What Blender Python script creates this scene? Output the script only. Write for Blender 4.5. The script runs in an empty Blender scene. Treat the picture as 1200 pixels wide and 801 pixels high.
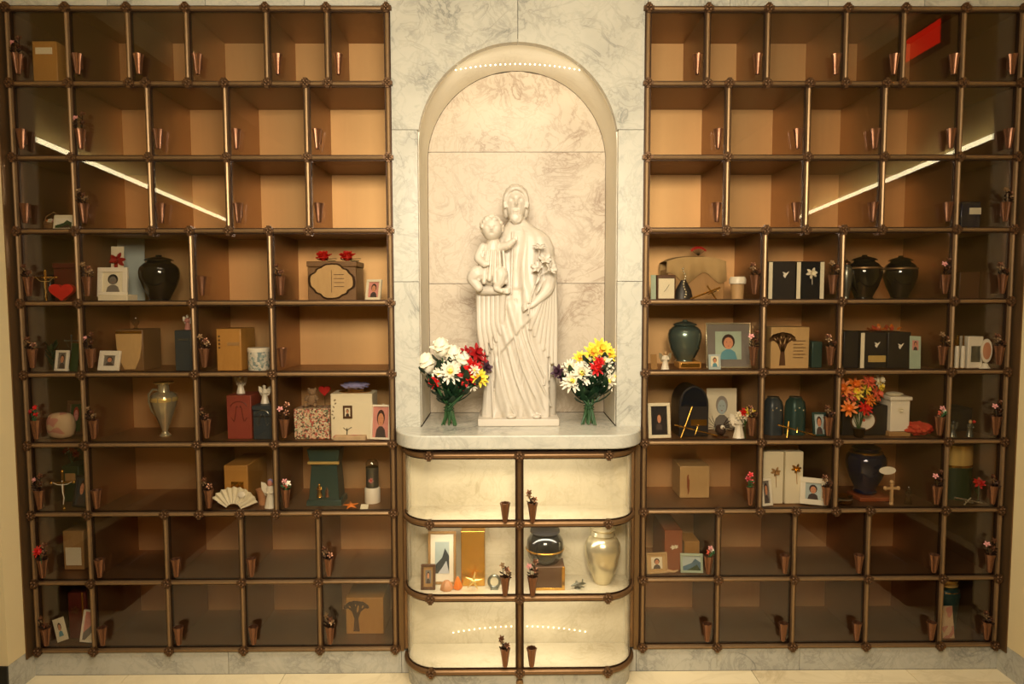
import bpy, math, random
import numpy as np
from mathutils import Matrix, Vector, Euler, noise
PI = math.pi
R = math.radians
random.seed(7)
SC = bpy.context.scene
COL = SC.collection

# ------------------------------------------------------------------ camera
CAMX, CAMY, CAMZ, FOC = -0.0424, -2.4, 1.39, 780.0
pt, yw, rl = R(3.7143), R(-0.4582), R(0.1447)
Ry = np.array([[math.cos(yw), math.sin(yw), 0], [-math.sin(yw), math.cos(yw), 0], [0, 0, 1]])
Rp = np.array([[1, 0, 0], [0, math.cos(pt), -math.sin(pt)], [0, math.sin(pt), math.cos(pt)]])
Rr = np.array([[math.cos(rl), 0, -math.sin(rl)], [0, 1, 0], [math.sin(rl), 0, math.cos(rl)]])
RW = Rr @ Rp @ Ry                     # world -> (right, forward, up)
cam = bpy.data.objects.new('camera', bpy.data.cameras.new('camera'))
COL.objects.link(cam)
cam.data.lens = FOC / 1200 * 36
cam.data.sensor_width = 36
cam.data.clip_start = 0.02
m = Matrix(((RW[0][0], RW[2][0], -RW[1][0], CAMX), (RW[0][1], RW[2][1], -RW[1][1], CAMY),
            (RW[0][2], RW[2][2], -RW[1][2], CAMZ), (0, 0, 0, 1)))
cam.matrix_world = m
SC.camera = cam

def at(px, py, Y):
    """point of the plane y=Y seen at a pixel of the 1200x801 photograph"""
    c = np.array([(px - 600) / FOC, 1.0, -(py - 400.5) / FOC])
    d = RW.T @ c
    t = (Y - CAMY) / d[1]
    return Vector((CAMX + d[0] * t, Y, CAMZ + d[2] * t))
def S(Y): return (Y - CAMY) / FOC      # metres per pixel at depth Y

# ------------------------------------------------------------------ world, lights, exposure
SC.view_settings.view_transform = 'Standard'
SC.view_settings.look = 'None'
SC.view_settings.gamma = 1
SC.view_settings.use_curve_mapping = False
SC.view_settings.exposure = 0.0
w = bpy.data.worlds.new('world'); SC.world = w; w.use_nodes = True
w.node_tree.nodes['Background'].inputs[0].default_value = (1.0, 0.80, 0.52, 1)
w.node_tree.nodes['Background'].inputs[1].default_value = 0.05

WARM = (1.0, 0.90, 0.74)
def area(name, loc, target, sx, sy, power, col=WARM, spread=180):
    l = bpy.data.lights.new(name, 'AREA'); l.shape = 'RECTANGLE'; l.size = sx; l.size_y = sy
    l.energy = power; l.color = col; l.spread = R(spread)
    o = bpy.data.objects.new(name, l); COL.objects.link(o)
    o.location = loc
    o.rotation_euler = (Vector(target) - Vector(loc)).to_track_quat('-Z', 'Y').to_euler()
    return o
# added unseen lamps: above the camera for the niches, overhead for the floor
area('niche_fill_light', (0.0, -2.3, 2.02), (0, 0, 1.6), 0.8, 0.5, 37, spread=115)
area('floor_fill_light', (0.0, -1.35, 3.0), (0, -1.1, 0), 1.8, 0.5, 22, spread=105)
# unseen lamp added in the alcove, aimed back to brighten wall and soffit
area('alcove_fill_light', (0.0, 0.04, 2.15), (0, 0.30, 2.19), 0.36, 0.05, 0.42, (1, .92, .78))

# ------------------------------------------------------------------ materials
def s2l(c):
    return tuple(((x / 255) / 12.92 if x / 255 <= .04045 else ((x / 255 + .055) / 1.055) ** 2.4) for x in c) + (1,)
MATS = {}
def nt(name):
    m = bpy.data.materials.new(name); m.use_nodes = True
    n = m.node_tree; b = n.nodes['Principled BSDF']
    MATS[name] = m
    return m, n, b
def mat(name, rgb, rough=.5, metal=0, spec=.5, var=.12, scale=30, bump=0, stretch=(1, 1, 1), coat=0):
    """plain coloured surface with a fine procedural mottle"""
    if name in MATS: return MATS[name]
    m, n, b = nt(name)
    c = s2l(rgb)
    tc = n.nodes.new('ShaderNodeTexCoord'); mp = n.nodes.new('ShaderNodeMapping')
    mp.inputs['Scale'].default_value = stretch
    no = n.nodes.new('ShaderNodeTexNoise'); no.inputs['Scale'].default_value = scale; no.inputs['Detail'].default_value = 3
    mx = n.nodes.new('ShaderNodeMix'); mx.data_type = 'RGBA'
    mx.inputs[6].default_value = tuple(v * (1 - var) for v in c[:3]) + (1,)
    mx.inputs[7].default_value = tuple(min(1, v * (1 + var)) for v in c[:3]) + (1,)
    n.links.new(tc.outputs['Object'], mp.inputs[0]); n.links.new(mp.outputs[0], no.inputs[0])
    n.links.new(no.outputs[0], mx.inputs[0]); n.links.new(mx.outputs[2], b.inputs['Base Color'])
    b.inputs['Roughness'].default_value = rough; b.inputs['Metallic'].default_value = metal
    b.inputs['Specular IOR Level'].default_value = spec
    b.inputs['Coat Weight'].default_value = coat
    if bump:
        bp = n.nodes.new('ShaderNodeBump'); bp.inputs['Strength'].default_value = bump; bp.inputs['Distance'].default_value = .002
        n.links.new(no.outputs[0], bp.inputs['Height']); n.links.new(bp.outputs[0], b.inputs['Normal'])
    return m
def marble(name, base, vein, scale=3.2, rough=.22, amt=.55):
    m, n, b = nt(name)
    tc = n.nodes.new('ShaderNodeTexCoord'); oi = n.nodes.new('ShaderNodeObjectInfo')
    ad = n.nodes.new('ShaderNodeVectorMath'); ad.operation = 'ADD'
    sc = n.nodes.new('ShaderNodeVectorMath'); sc.operation = 'SCALE'; sc.inputs['Scale'].default_value = 13
    cx = n.nodes.new('ShaderNodeCombineXYZ')
    for i in range(3): n.links.new(oi.outputs['Random'], cx.inputs[i])
    n.links.new(cx.outputs[0], sc.inputs[0]); n.links.new(tc.outputs['Object'], ad.inputs[0]); n.links.new(sc.outputs[0], ad.inputs[1])
    def veins(s, det, dist, lo, hi):
        no = n.nodes.new('ShaderNodeTexNoise'); no.inputs['Scale'].default_value = s; no.inputs['Detail'].default_value = det
        no.inputs['Distortion'].default_value = dist; no.inputs['Roughness'].default_value = .62
        n.links.new(ad.outputs[0], no.inputs[0])
        a = n.nodes.new('ShaderNodeMath'); a.operation = 'SUBTRACT'; a.inputs[1].default_value = .5
        q = n.nodes.new('ShaderNodeMath'); q.operation = 'ABSOLUTE'
        r = n.nodes.new('ShaderNodeMapRange'); r.inputs['From Min'].default_value = lo; r.inputs['From Max'].default_value = hi
        r.inputs['To Min'].default_value = 1; r.inputs['To Max'].default_value = 0
        n.links.new(no.outputs[0], a.inputs[0]); n.links.new(a.outputs[0], q.inputs[0]); n.links.new(q.outputs[0], r.inputs[0])
        return r
    v1 = veins(scale, 10, 1.6, 0, .028); v2 = veins(scale * 2.4, 9, 1.4, 0, .045)
    cl = n.nodes.new('ShaderNodeTexNoise'); cl.inputs['Scale'].default_value = scale * 1.3; cl.inputs['Detail'].default_value = 5
    n.links.new(ad.outputs[0], cl.inputs[0])
    cr = n.nodes.new('ShaderNodeMapRange'); cr.inputs['From Min'].default_value = .45; cr.inputs['From Max'].default_value = .75
    n.links.new(cl.outputs[0], cr.inputs[0])
    mu = n.nodes.new('ShaderNodeMath'); mu.operation = 'MULTIPLY'; n.links.new(v2.outputs[0], mu.inputs[0]); mu.inputs[1].default_value = .6
    mm = n.nodes.new('ShaderNodeMath'); mm.operation = 'MAXIMUM'; n.links.new(v1.outputs[0], mm.inputs[0]); n.links.new(mu.outputs[0], mm.inputs[1])
    m3 = n.nodes.new('ShaderNodeMath'); m3.operation = 'MULTIPLY_ADD'; n.links.new(cr.outputs[0], m3.inputs[0]); m3.inputs[1].default_value = .34
    m4 = n.nodes.new('ShaderNodeMath'); m4.operation = 'MULTIPLY'; m4.inputs[1].default_value = amt; n.links.new(mm.outputs[0], m4.inputs[0])
    # veins show more where the stone is cloudy
    m5 = n.nodes.new('ShaderNodeMath'); m5.operation = 'MULTIPLY_ADD'; n.links.new(cr.outputs[0], m5.inputs[0]); m5.inputs[1].default_value = .8; m5.inputs[2].default_value = .35
    m6 = n.nodes.new('ShaderNodeMath'); m6.operation = 'MULTIPLY'; n.links.new(m4.outputs[0], m6.inputs[0]); n.links.new(m5.outputs[0], m6.inputs[1])
    n.links.new(m6.outputs[0], m3.inputs[2])
    mx = n.nodes.new('ShaderNodeMix'); mx.data_type = 'RGBA'; mx.inputs[6].default_value = s2l(base); mx.inputs[7].default_value = s2l(vein)
    mx.clamp_factor = True
    n.links.new(m3.outputs[0], mx.inputs[0]); n.links.new(mx.outputs[2], b.inputs['Base Color'])
    b.inputs['Roughness'].default_value = rough
    return m
def wood(name, a, c, scale=14, rough=.45):
    m, n, b = nt(name)
    tc = n.nodes.new('ShaderNodeTexCoord'); mp = n.nodes.new('ShaderNodeMapping'); mp.inputs['Scale'].default_value = (8, 8, 1)
    no = n.nodes.new('ShaderNodeTexNoise'); no.inputs['Scale'].default_value = scale; no.inputs['Detail'].default_value = 5; no.inputs['Distortion'].default_value = 1.2
    mx = n.nodes.new('ShaderNodeMix'); mx.data_type = 'RGBA'; mx.inputs[6].default_value = s2l(a); mx.inputs[7].default_value = s2l(c)
    n.links.new(tc.outputs['Object'], mp.inputs[0]); n.links.new(mp.outputs[0], no.inputs[0]); n.links.new(no.outputs[0], mx.inputs[0])
    n.links.new(mx.outputs[2], b.inputs['Base Color']); b.inputs['Roughness'].default_value = rough
    return m
def glassm(name, tint, f0=.04):
    m = bpy.data.materials.new(name); m.use_nodes = True; n = m.node_tree; n.nodes.clear(); MATS[name] = m
    out = n.nodes.new('ShaderNodeOutputMaterial'); tr = n.nodes.new('ShaderNodeBsdfTransparent'); tr.inputs[0].default_value = tint + (1,)
    gl = n.nodes.new('ShaderNodeBsdfGlossy'); gl.inputs['Roughness'].default_value = .01
    ge = n.nodes.new('ShaderNodeNewGeometry'); dt = n.nodes.new('ShaderNodeVectorMath'); dt.operation = 'DOT_PRODUCT'
    n.links.new(ge.outputs['Normal'], dt.inputs[0]); n.links.new(ge.outputs['Incoming'], dt.inputs[1])
    ab = n.nodes.new('ShaderNodeMath'); ab.operation = 'ABSOLUTE'; n.links.new(dt.outputs['Value'], ab.inputs[0])
    su = n.nodes.new('ShaderNodeMath'); su.operation = 'SUBTRACT'; su.inputs[0].default_value = 1; n.links.new(ab.outputs[0], su.inputs[1]); su.use_clamp = True
    po = n.nodes.new('ShaderNodeMath'); po.operation = 'POWER'; po.inputs[1].default_value = 5; n.links.new(su.outputs[0], po.inputs[0])
    ma = n.nodes.new('ShaderNodeMath'); ma.operation = 'MULTIPLY_ADD'; ma.inputs[1].default_value = 1 - f0; ma.inputs[2].default_value = f0; n.links.new(po.outputs[0], ma.inputs[0])
    mi = n.nodes.new('ShaderNodeMixShader'); n.links.new(ma.outputs[0], mi.inputs[0]); n.links.new(tr.outputs[0], mi.inputs[1]); n.links.new(gl.outputs[0], mi.inputs[2])
    n.links.new(mi.outputs[0], out.inputs[0])
    return m
def emit(name, rgb, st):
    m, n, b = nt(name); b.inputs['Base Color'].default_value = s2l(rgb)
    b.inputs['Emission Color'].default_value = s2l(rgb); b.inputs['Emission Strength'].default_value = st
    return m
def florals(name, cols, scale):
    m, n, b = nt(name)
    tc = n.nodes.new('ShaderNodeTexCoord'); vo = n.nodes.new('ShaderNodeTexVoronoi'); vo.inputs['Scale'].default_value = scale
    rp = n.nodes.new('ShaderNodeValToRGB'); rp.color_ramp.interpolation = 'CONSTANT'
    sp = n.nodes.new('ShaderNodeSeparateColor')
    n.links.new(tc.outputs['Object'], vo.inputs[0]); n.links.new(vo.outputs['Color'], sp.inputs[0]); n.links.new(sp.outputs[0], rp.inputs[0])
    e = rp.color_ramp.elements
    while len(e) < len(cols): e.new(.5)
    for i, c in enumerate(cols): e[i].position = i / len(cols); e[i].color = s2l(c)
    n.links.new(rp.outputs[0], b.inputs['Base Color']); b.inputs['Roughness'].default_value = .7
    return m

mat('bronze', (146, 116, 80), .42, .7, var=.15, scale=60)
mat('bronze_dark', (58, 38, 22), .45, .7, var=.2)
mat('bronze_rail', (128, 96, 62), .42, .7, var=.15, scale=60)
mat('bronze_plate', (128, 100, 66), .42, .8, scale=90, stretch=(1, 1, .05))
mat('copper', (124, 84, 58), .36, .8, var=.25, scale=120, bump=.3)
mat('bronze_knot', (100, 72, 46), .4, .7)
mat('niche_back_lit', (230, 190, 138), .50, .85, spec=.4, var=.06, scale=70, stretch=(1, 1, .03))  # back of the same metal box, paler: its light is put into the colour
mat('niche', (146, 110, 76), .50, .85, spec=.4, var=.06, scale=70, stretch=(1, 1, .03))  # sides and ceiling of the boxes, their shade put into the darker colour
marble('marble', (188, 182, 163), (112, 112, 104), scale=4.2, amt=.62)
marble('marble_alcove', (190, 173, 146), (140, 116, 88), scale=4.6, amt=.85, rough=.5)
marble('marble_light', (214, 205, 182), (164, 150, 122), scale=4.6, amt=.42)
marble('marble_lining_lit', (226, 217, 194), (190, 178, 150), scale=3, amt=.3, rough=.5)  # paler marble, brightness of the lit soffit put into the colour
marble('marble_floor', (236, 218, 176), (170, 146, 104), scale=1.2, rough=.2, amt=.35)
marble('marble_statue', (192, 180, 160), (176, 162, 138), scale=5, rough=.45, amt=.3)
mat('grout', (96, 78, 56), .9)
mat('cream_paint', (222, 200, 150), .7, var=.02, scale=8)
mat('olive_paint', (196, 182, 128), .7, var=.03, scale=6)
mat('ceiling_paint', (200, 186, 150), .8, var=.02)
mat('black', (16, 14, 13), .35, var=.2)
mat('dark_wood', (44, 28, 18), .4, var=.2, stretch=(1, 1, 6))
glassm('glass', (.92, .89, .84), .058)
glassm('clear_glass', (.97, .95, .90))
glassm('crystal', (.86, .84, .80), .14)
wood('wood_gold', (168, 116, 52), (196, 146, 74))
wood('wood_tan', (150, 112, 66), (178, 140, 90))
wood('wood_pale', (178, 142, 92), (206, 172, 118))
wood('wood_terracotta', (122, 62, 32), (158, 86, 48))
wood('wood_red', (76, 22, 18), (104, 34, 24))
wood('wood_brown', (70, 44, 26), (98, 64, 38))
mat('navy', (18, 26, 38), .18, .1, coat=.6)
mat('black_gloss', (16, 20, 24), .12, .2, coat=.8)
mat('green_urn', (104, 124, 118), .22, .6, coat=.5, var=.35, scale=18)
mat('teal', (44, 74, 70), .4, .3, var=.25, scale=20)
mat('slate', (56, 66, 72), .4, .2, var=.2)
mat('charcoal', (34, 32, 34), .45, .1)
mat('blue_enamel', (26, 34, 66), .16, .4, coat=.8, var=.4, scale=25)
mat('purple_enamel', (58, 36, 90), .16, .4, coat=.8, var=.4, scale=25)
mat('gold', (212, 164, 76), .22, .95)
mat('gold_bright', (240, 208, 128), .25, .5)
mat('silver', (214, 204, 172), .24, .7)
mat('pewter', (128, 130, 120), .3, .8)
mat('white_ceramic', (240, 232, 212), .35, var=.04)
mat('paper', (232, 222, 192), .7, var=.03)
mat('paper_blue', (176, 190, 188), .7)
mat('paper_green', (168, 186, 164), .7, var=.15)
mat('mat_grey', (118, 112, 104), .7)
mat('skin', (206, 142, 104), .7)
mat('hair_dark', (58, 38, 28), .8)
mat('hair_grey', (150, 142, 132), .8)
mat('shirt_blue', (92, 146, 158), .8)
mat('shirt_dark', (70, 58, 54), .8)
mat('red', (198, 24, 18), .5, var=.25, scale=80)
mat('red_deep', (150, 14, 14), .5, var=.3, scale=80)
mat('coral', (214, 92, 62), .55, var=.2)
mat('orange', (226, 122, 34), .5, var=.25)
mat('yellow', (236, 208, 66), .5, var=.15)
mat('white_petal', (228, 218, 190), .6, var=.05)
mat('brick', (140, 60, 46), .5, var=.15)
mat('pink', (206, 140, 128), .7, var=.2)
mat('leaf', (30, 62, 30), .45, var=.3)
mat('leaf_dark', (24, 50, 26), .5, var=.3)
mat('stem', (44, 78, 36), .5, var=.2)
mat('plum', (60, 30, 44), .6)
mat('cloth_red', (186, 60, 34), .85, var=.25, bump=.5)
mat('cloth_beige', (196, 164, 112), .85, var=.1)
mat('fur', (150, 122, 92), .95, var=.3, scale=150, bump=1)
mat('wicker', (130, 92, 54), .8, var=.35, scale=120, bump=.8)
mat('resin_tan', (196, 160, 112), .55)
mat('shell', (196, 140, 96), .5, var=.3, scale=50)
mat('tissue', (150, 148, 196), .8, var=.25, scale=40)
mat('banner_red', (205, 20, 14), .6)
mat('sea', (70, 106, 128), .6, var=.6, scale=25)
mat('snow', (196, 200, 204), .6, var=.2)
florals('floral', [(206, 190, 150), (186, 90, 80), (220, 208, 176), (120, 130, 100), (90, 66, 52), (214, 168, 140)], 190)
florals('tin_floral', [(220, 216, 200), (170, 184, 176), (226, 222, 206), (130, 150, 150), (214, 208, 190)], 120)
florals('quilt', [(196, 168, 130), (206, 176, 140), (190, 128, 110), (200, 170, 132)], 40)
emit('cove_emit', (255, 240, 190), 11)
emit('reflected_dot_emit', (255, 240, 200), 6)  # glow for beads that imitate reflected points of light
emit('sign_red', (255, 20, 8), 2.6)

# ------------------------------------------------------------------ mesh helper
class MB:
    def __init__(s): s.v = []; s.f = []; s.mi = []; s.mats = []; s.M = Matrix(); s.cur = 0
    def use(s, name):
        if name not in s.mats: s.mats.append(name)
        s.cur = s.mats.index(name); return s
    def add(s, vs, fs):
        o = len(s.v); s.v += [tuple(s.M @ Vector(v)) for v in vs]
        s.f += [tuple(i + o for i in f) for f in fs]; s.mi += [s.cur] * len(fs); return s
    def box(s, x0, x1, y0, y1, z0, z1):
        vs = [(x, y, z) for z in (z0, z1) for y in (y0, y1) for x in (x0, x1)]
        return s.add(vs, [(0, 2, 3, 1), (4, 5, 7, 6), (0, 1, 5, 4), (2, 6, 7, 3), (0, 4, 6, 2), (1, 3, 7, 5)])
    def prism(s, pts, y0, y1):           # outline in xz (counter-clockwise seen from the front), extruded in y
        n = len(pts); vs = [(x, y0, z) for x, z in pts] + [(x, y1, z) for x, z in pts]
        fs = [tuple(range(n)), tuple(range(2 * n - 1, n - 1, -1))]
        fs += [(i, i + n, (i + 1) % n + n, (i + 1) % n) for i in range(n)]
        return s.add(vs, fs)
    def prismz(s, pts, z0, z1):          # outline in xy extruded in z
        n = len(pts); vs = [(x, y, z0) for x, y in pts] + [(x, y, z1) for x, y in pts]
        fs = [tuple(range(n - 1, -1, -1)), tuple(range(n, 2 * n))]
        fs += [(i, (i + 1) % n, (i + 1) % n + n, i + n) for i in range(n)]
        return s.add(vs, fs)
    def lathe(s, prof, n=24, fl=0, fa=0, sx=1, sy=1, c=(0, 0, 0)):   # prof: (r, z) bottom to top
        vs = []; fs = []; k = len(prof)
        for r, z in prof:
            for i in range(n):
                a = 2 * PI * i / n; q = r * (1 + fa * math.cos(fl * a))
                vs.append((c[0] + q * math.cos(a) * sx, c[1] + q * math.sin(a) * sy, c[2] + z))
        for j in range(k - 1):
            for i in range(n):
                fs.append((j * n + i, j * n + (i + 1) % n, (j + 1) * n + (i + 1) % n, (j + 1) * n + i))
        fs.append(tuple(range(n - 1, -1, -1))); fs.append(tuple(range((k - 1) * n, k * n)))
        return s.add(vs, fs)
    def tube(s, pts, rad, n=8, closed=False):
        pts = [Vector(p) for p in pts]; k = len(pts)
        rs = rad if isinstance(rad, (list, tuple)) else [rad] * k
        vs = []; fs = []; up = Vector((0, 0, 1)); prev = None
        for i, p in enumerate(pts):
            if closed: t = pts[(i + 1) % k] - pts[i - 1]
            else: t = pts[min(i + 1, k - 1)] - pts[max(i - 1, 0)]
            t.normalize()
            if prev is None: a = t.orthogonal().normalized()
            else:
                a = prev - t * prev.dot(t); a.normalize()
            prev = a; b = t.cross(a)
            for j in range(n):
                q = 2 * PI * j / n
                vs.append(tuple(p + (a * math.cos(q) + b * math.sin(q)) * rs[i]))
        for i in range(k if closed else k - 1):
            i2 = (i + 1) % k
            for j in range(n): fs.append((i * n + j, i * n + (j + 1) % n, i2 * n + (j + 1) % n, i2 * n + j))
        if not closed: fs.append(tuple(range(n - 1, -1, -1))); fs.append(tuple(range((k - 1) * n, k * n)))
        return s.add(vs, fs)
    def ball(s, c, r, n=12, m=8, fn=None):
        r = r if isinstance(r, (tuple, list)) else (r, r, r)
        vs = [(0, 0, -1)]; fs = []
        for j in range(1, m):
            p = PI * j / m - PI / 2
            for i in range(n): a = 2 * PI * i / n; vs.append((math.cos(a) * math.cos(p), math.sin(a) * math.cos(p), math.sin(p)))
        vs.append((0, 0, 1)); T = len(vs) - 1
        for i in range(n): fs.append((0, 1 + (i + 1) % n, 1 + i))
        for j in range(m - 2):
            for i in range(n):
                a = 1 + j * n; b = a + n; fs.append((a + i, a + (i + 1) % n, b + (i + 1) % n, b + i))
        a = 1 + (m - 2) * n
        for i in range(n): fs.append((a + i, a + (i + 1) % n, T))
        out = []
        for v in vs:
            k = fn(Vector(v)) if fn else 1
            out.append((c[0] + v[0] * r[0] * k, c[1] + v[1] * r[1] * k, c[2] + v[2] * r[2] * k))
        return s.add(out, fs)
    def disc(s, c, rx, rz, y, n=20, th=.0006):
        pts = [(c[0] + rx * math.cos(2 * PI * i / n), c[1] + rz * math.sin(2 * PI * i / n)) for i in range(n)]
        return s.prism(pts, y - th, y)
    def petal(s, c, d, side, length, wid, curl):      # a bent leaf/petal
        d = Vector(d).normalized(); side = Vector(side); side = (side - d * side.dot(d)).normalized(); up = d.cross(side)
        vs = []; fs = []; prof = [(0, .25), (.35, .85), (.7, 1), (1, .35)]
        for t, wv in prof:
            for u in (-1, 0, 1):
                p = Vector(c) + d * length * t + side * wid * wv * u * .5 + up * (curl * length * t * t - abs(u) * wid * .12 * -1)
                vs.append(tuple(p))
        for j in range(3):
            for u in range(2): a = j * 3 + u; fs.append((a, a + 1, a + 4, a + 3))
        return s.add(vs, fs)
    def blossom(s, c, d, r, n=6, layers=2, cup=.5, seed=0):
        rnd = random.Random(seed); d = Vector(d).normalized(); a = d.orthogonal().normalized(); b = d.cross(a)
        for L in range(layers):
            f = (L + 1) / layers
            for i in range(n):
                q = 2 * PI * (i + L * .5) / n + rnd.uniform(-.2, .2)
                out = a * math.cos(q) + b * math.sin(q)
                dd = out * f + d * (cup + (1 - f) * 1.2)
                s.petal(Vector(c), dd, d.cross(out), r * (.7 + .35 * f), r * 2.6 / n * (1.2 if layers > 1 else 1.4), -.25 * f)
        return s
    def build(s, name, material=None, parent=None, smooth=40, bevel=0, seg=2, mods=None):
        me = bpy.data.meshes.new(name); me.from_pydata(s.v, [], s.f)
        names = s.mats if s.mats else [material]
        for k in names: me.materials.append(MATS[k])
        if len(names) > 1: me.polygons.foreach_set('material_index', s.mi)
        me.validate(); me.update()
        if smooth: me.shade_smooth(); me.set_sharp_from_angle(angle=R(smooth))
        o = bpy.data.objects.new(name, me); COL.objects.link(o)
        if parent: o.parent = parent
        if bevel:
            b = o.modifiers.new('bevel', 'BEVEL'); b.width = bevel; b.segments = seg; b.limit_method = 'ANGLE'; b.angle_limit = R(40)
        return o

def tag(o, label=None, cat=None, group=None, kind=None):
    if label: o['label'] = label
    if cat: o['category'] = cat
    if group: o['group'] = group
    if kind: o['kind'] = kind
    return o
def thing(name, label, cat, loc, rz=0, group=None, rx=0):
    o = bpy.data.objects.new(name, None); COL.objects.link(o); o.empty_display_size = .02
    o.location = loc; o.rotation_euler = (rx, 0, rz)
    return tag(o, label, cat, group)
def copy_tree(o, parent=None):
    c = o.copy(); COL.objects.link(c)
    if parent: c.parent = parent
    for ch in list(o.children): copy_tree(ch, c)
    return c

# ------------------------------------------------------------------ the setting
ZT = 2.3997; PITCH = 0.25574
ROWZ = [ZT - PITCH * i for i in range(10)]
XI, XE = .4575, 1.774
ZF = 0.0
def struct(mb, name, m=None, parent=None, bevel=0, smooth=40):
    o = mb.build(name, m, parent, bevel=bevel, smooth=smooth)
    if not parent: o['kind'] = 'structure'
    return o
def empty_struct(name):
    o = bpy.data.objects.new(name, None); COL.objects.link(o); o['kind'] = 'structure'; return o
HX, HB, HC = 2.6, -6.5, 3.15            # hall half width, rear wall, ceiling height
SETB = -.135                            # front face of the cream walls either side
# floor of marble tiles
fl = MB().box(-HX - .1, HX + .1, HB, .5, -.06, -.003)
floor = struct(fl, 'floor', 'grout')
ys = [.0, -.085, -.75, -1.4, -2.1, -2.8, -3.5, -4.2, -4.9, -5.6, HB]
k = 0
for j in range(len(ys) - 1):
    off = .0 if j % 2 else .29
    x = -2.9 + off
    while x < HX:
        x0 = max(x, -HX); x1 = min(x + .58, HX)
        if x1 > x0 + .02:
            MB().box(x0 + .001, x1 - .001, ys[j + 1] + .001, ys[j] - .001, -.02, 0).build('floor_tile', 'marble_floor', floor, smooth=0)
        x += .58
# rear backing, marble bands above and below the two banks
wb = struct(MB().box(-XE - .05, XE + .05, .345, .40, 0, HC), 'wall_back', 'grout')
def slab(x0, x1, z0, z1, y0=0.0, y1=.03, m='marble', name='marble_slab'):
    g = .0009
    return MB().box(x0 + g, x1 - g, y0, y1, z0 + g, z1 - g).build(name, m, wb, smooth=0)
for sgn in (-1, 1):
    xs = [XI, .745, 1.09, 1.43, XE + .02]
    for a, b_ in zip(xs, xs[1:]):
        x0, x1 = sorted((sgn * a, sgn * b_)); slab(x0, x1, ZT + .012, 2.75)
    xs = [.400, .437, 1.05 if sgn > 0 else 1.08, XE + .02]
    for a, b_ in zip(xs, xs[1:]):
        x0, x1 = sorted((sgn * a, sgn * b_)); slab(x0, x1, 0.0, ROWZ[9] - .012, .0, .03)
MB().box(-XE - .05, XE + .05, .0, .03, 2.755, HC).build('upper_panel', 'cream_paint', wb)
# alcove facade
AR = .356; APEX = at(606, 49, 0).z; SPR = APEX - AR; LEDGE = at(470, 500, 0).z
J1 = at(470, 152, 0).z; J2 = at(470, 330, 0).z
for sgn in (-1, 1):
    pts = []
    if J1 > SPR: a0 = math.asin((J1 - SPR) / AR)
    else: a0 = 0
    arc = [(AR * math.cos(a0 + (PI / 2 - a0) * i / 24), SPR + AR * math.sin(a0 + (PI / 2 - a0) * i / 24)) for i in range(25)]
    P = [(XI - .001, J1 + .001)] + [(XI - .001, 2.75)] + [(.001, 2.75)] + [(max(x, .001), z) for x, z in arc[::-1]]
    P[-1] = (P[-1][0], J1 + .001)
    if sgn > 0: P = P[::-1]
    else: P = [(-x, z) for x, z in P]
    MB().prism(P[::-1] if False else P, 0, .03).build('marble_slab', 'marble', wb, smooth=30)
    for z0, z1 in ((LEDGE - .02, J2), (J2, J1)):
        x0, x1 = sorted((sgn * AR, sgn * XI)); slab(x0, x1, z0, z1)
# alcove lining: jambs and vault
AD = .30
n = 40
ain = [(AR, LEDGE + .001)] + [(AR * math.cos(PI * i / n), SPR + AR * math.sin(PI * i / n)) for i in range(n + 1)] + [(-AR, LEDGE + .001)]
aout = [(x * 1.06, z if z < SPR else SPR + (z - SPR) * 1.06) for x, z in ain]
mb = MB(); N = len(ain)
vs = [(x, .031, z) for x, z in ain] + [(x, AD, z) for x, z in ain] + [(x, .031, z) for x, z in aout] + [(x, AD, z) for x, z in aout]
fs = []
for i in range(N - 1):
    fs += [(i, i + N, i + N + 1, i + 1), (i + 2 * N, i + 2 * N + 1, i + 3 * N + 1, i + 3 * N), (i, i + 1, i + 1 + 2 * N, i + 2 * N), (i + N, i + 3 * N, i + 3 * N + 1, i + N + 1)]
mb.add(vs, fs); mb.build('alcove_lining', 'marble_lining_lit', wb)
# alcove back slabs (arched head)
b1 = at(603, 178, AD).z; b2 = at(603, 332, AD).z
def arch_clip(z0, z1):
    P = []
    def hw(z): return AR - .0015 if z <= SPR else math.sqrt(max((AR - .0015) ** 2 - (z - SPR) ** 2, 0))
    zs = [z0 + (z1 - z0) * i / 24 for i in range(25)]
    return [(-hw(z), z) for z in zs[::-1]] + [(hw(z), z) for z in zs]
for z0, z1 in ((LEDGE + .001, b2 - .001), (b2 + .001, b1 - .001), (b1 + .001, APEX - .002)):
    MB().prism(arch_clip(z0, z1), AD + .001, AD + .03).build('marble_slab', 'marble_alcove', wb, smooth=30)
# glowing beads in place of the reflected points of light high in the alcove
mb = MB().use('reflected_dot_emit')
for i in range(26):
    u = -1 + 2 * i / 25; mb.ball((u * .222, .05, at(603, 75 + 7 * u * u, .05).z), .0026, 6, 4)
mb.build('reflected_dots', None, wb)['kind'] = 'stuff'

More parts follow.
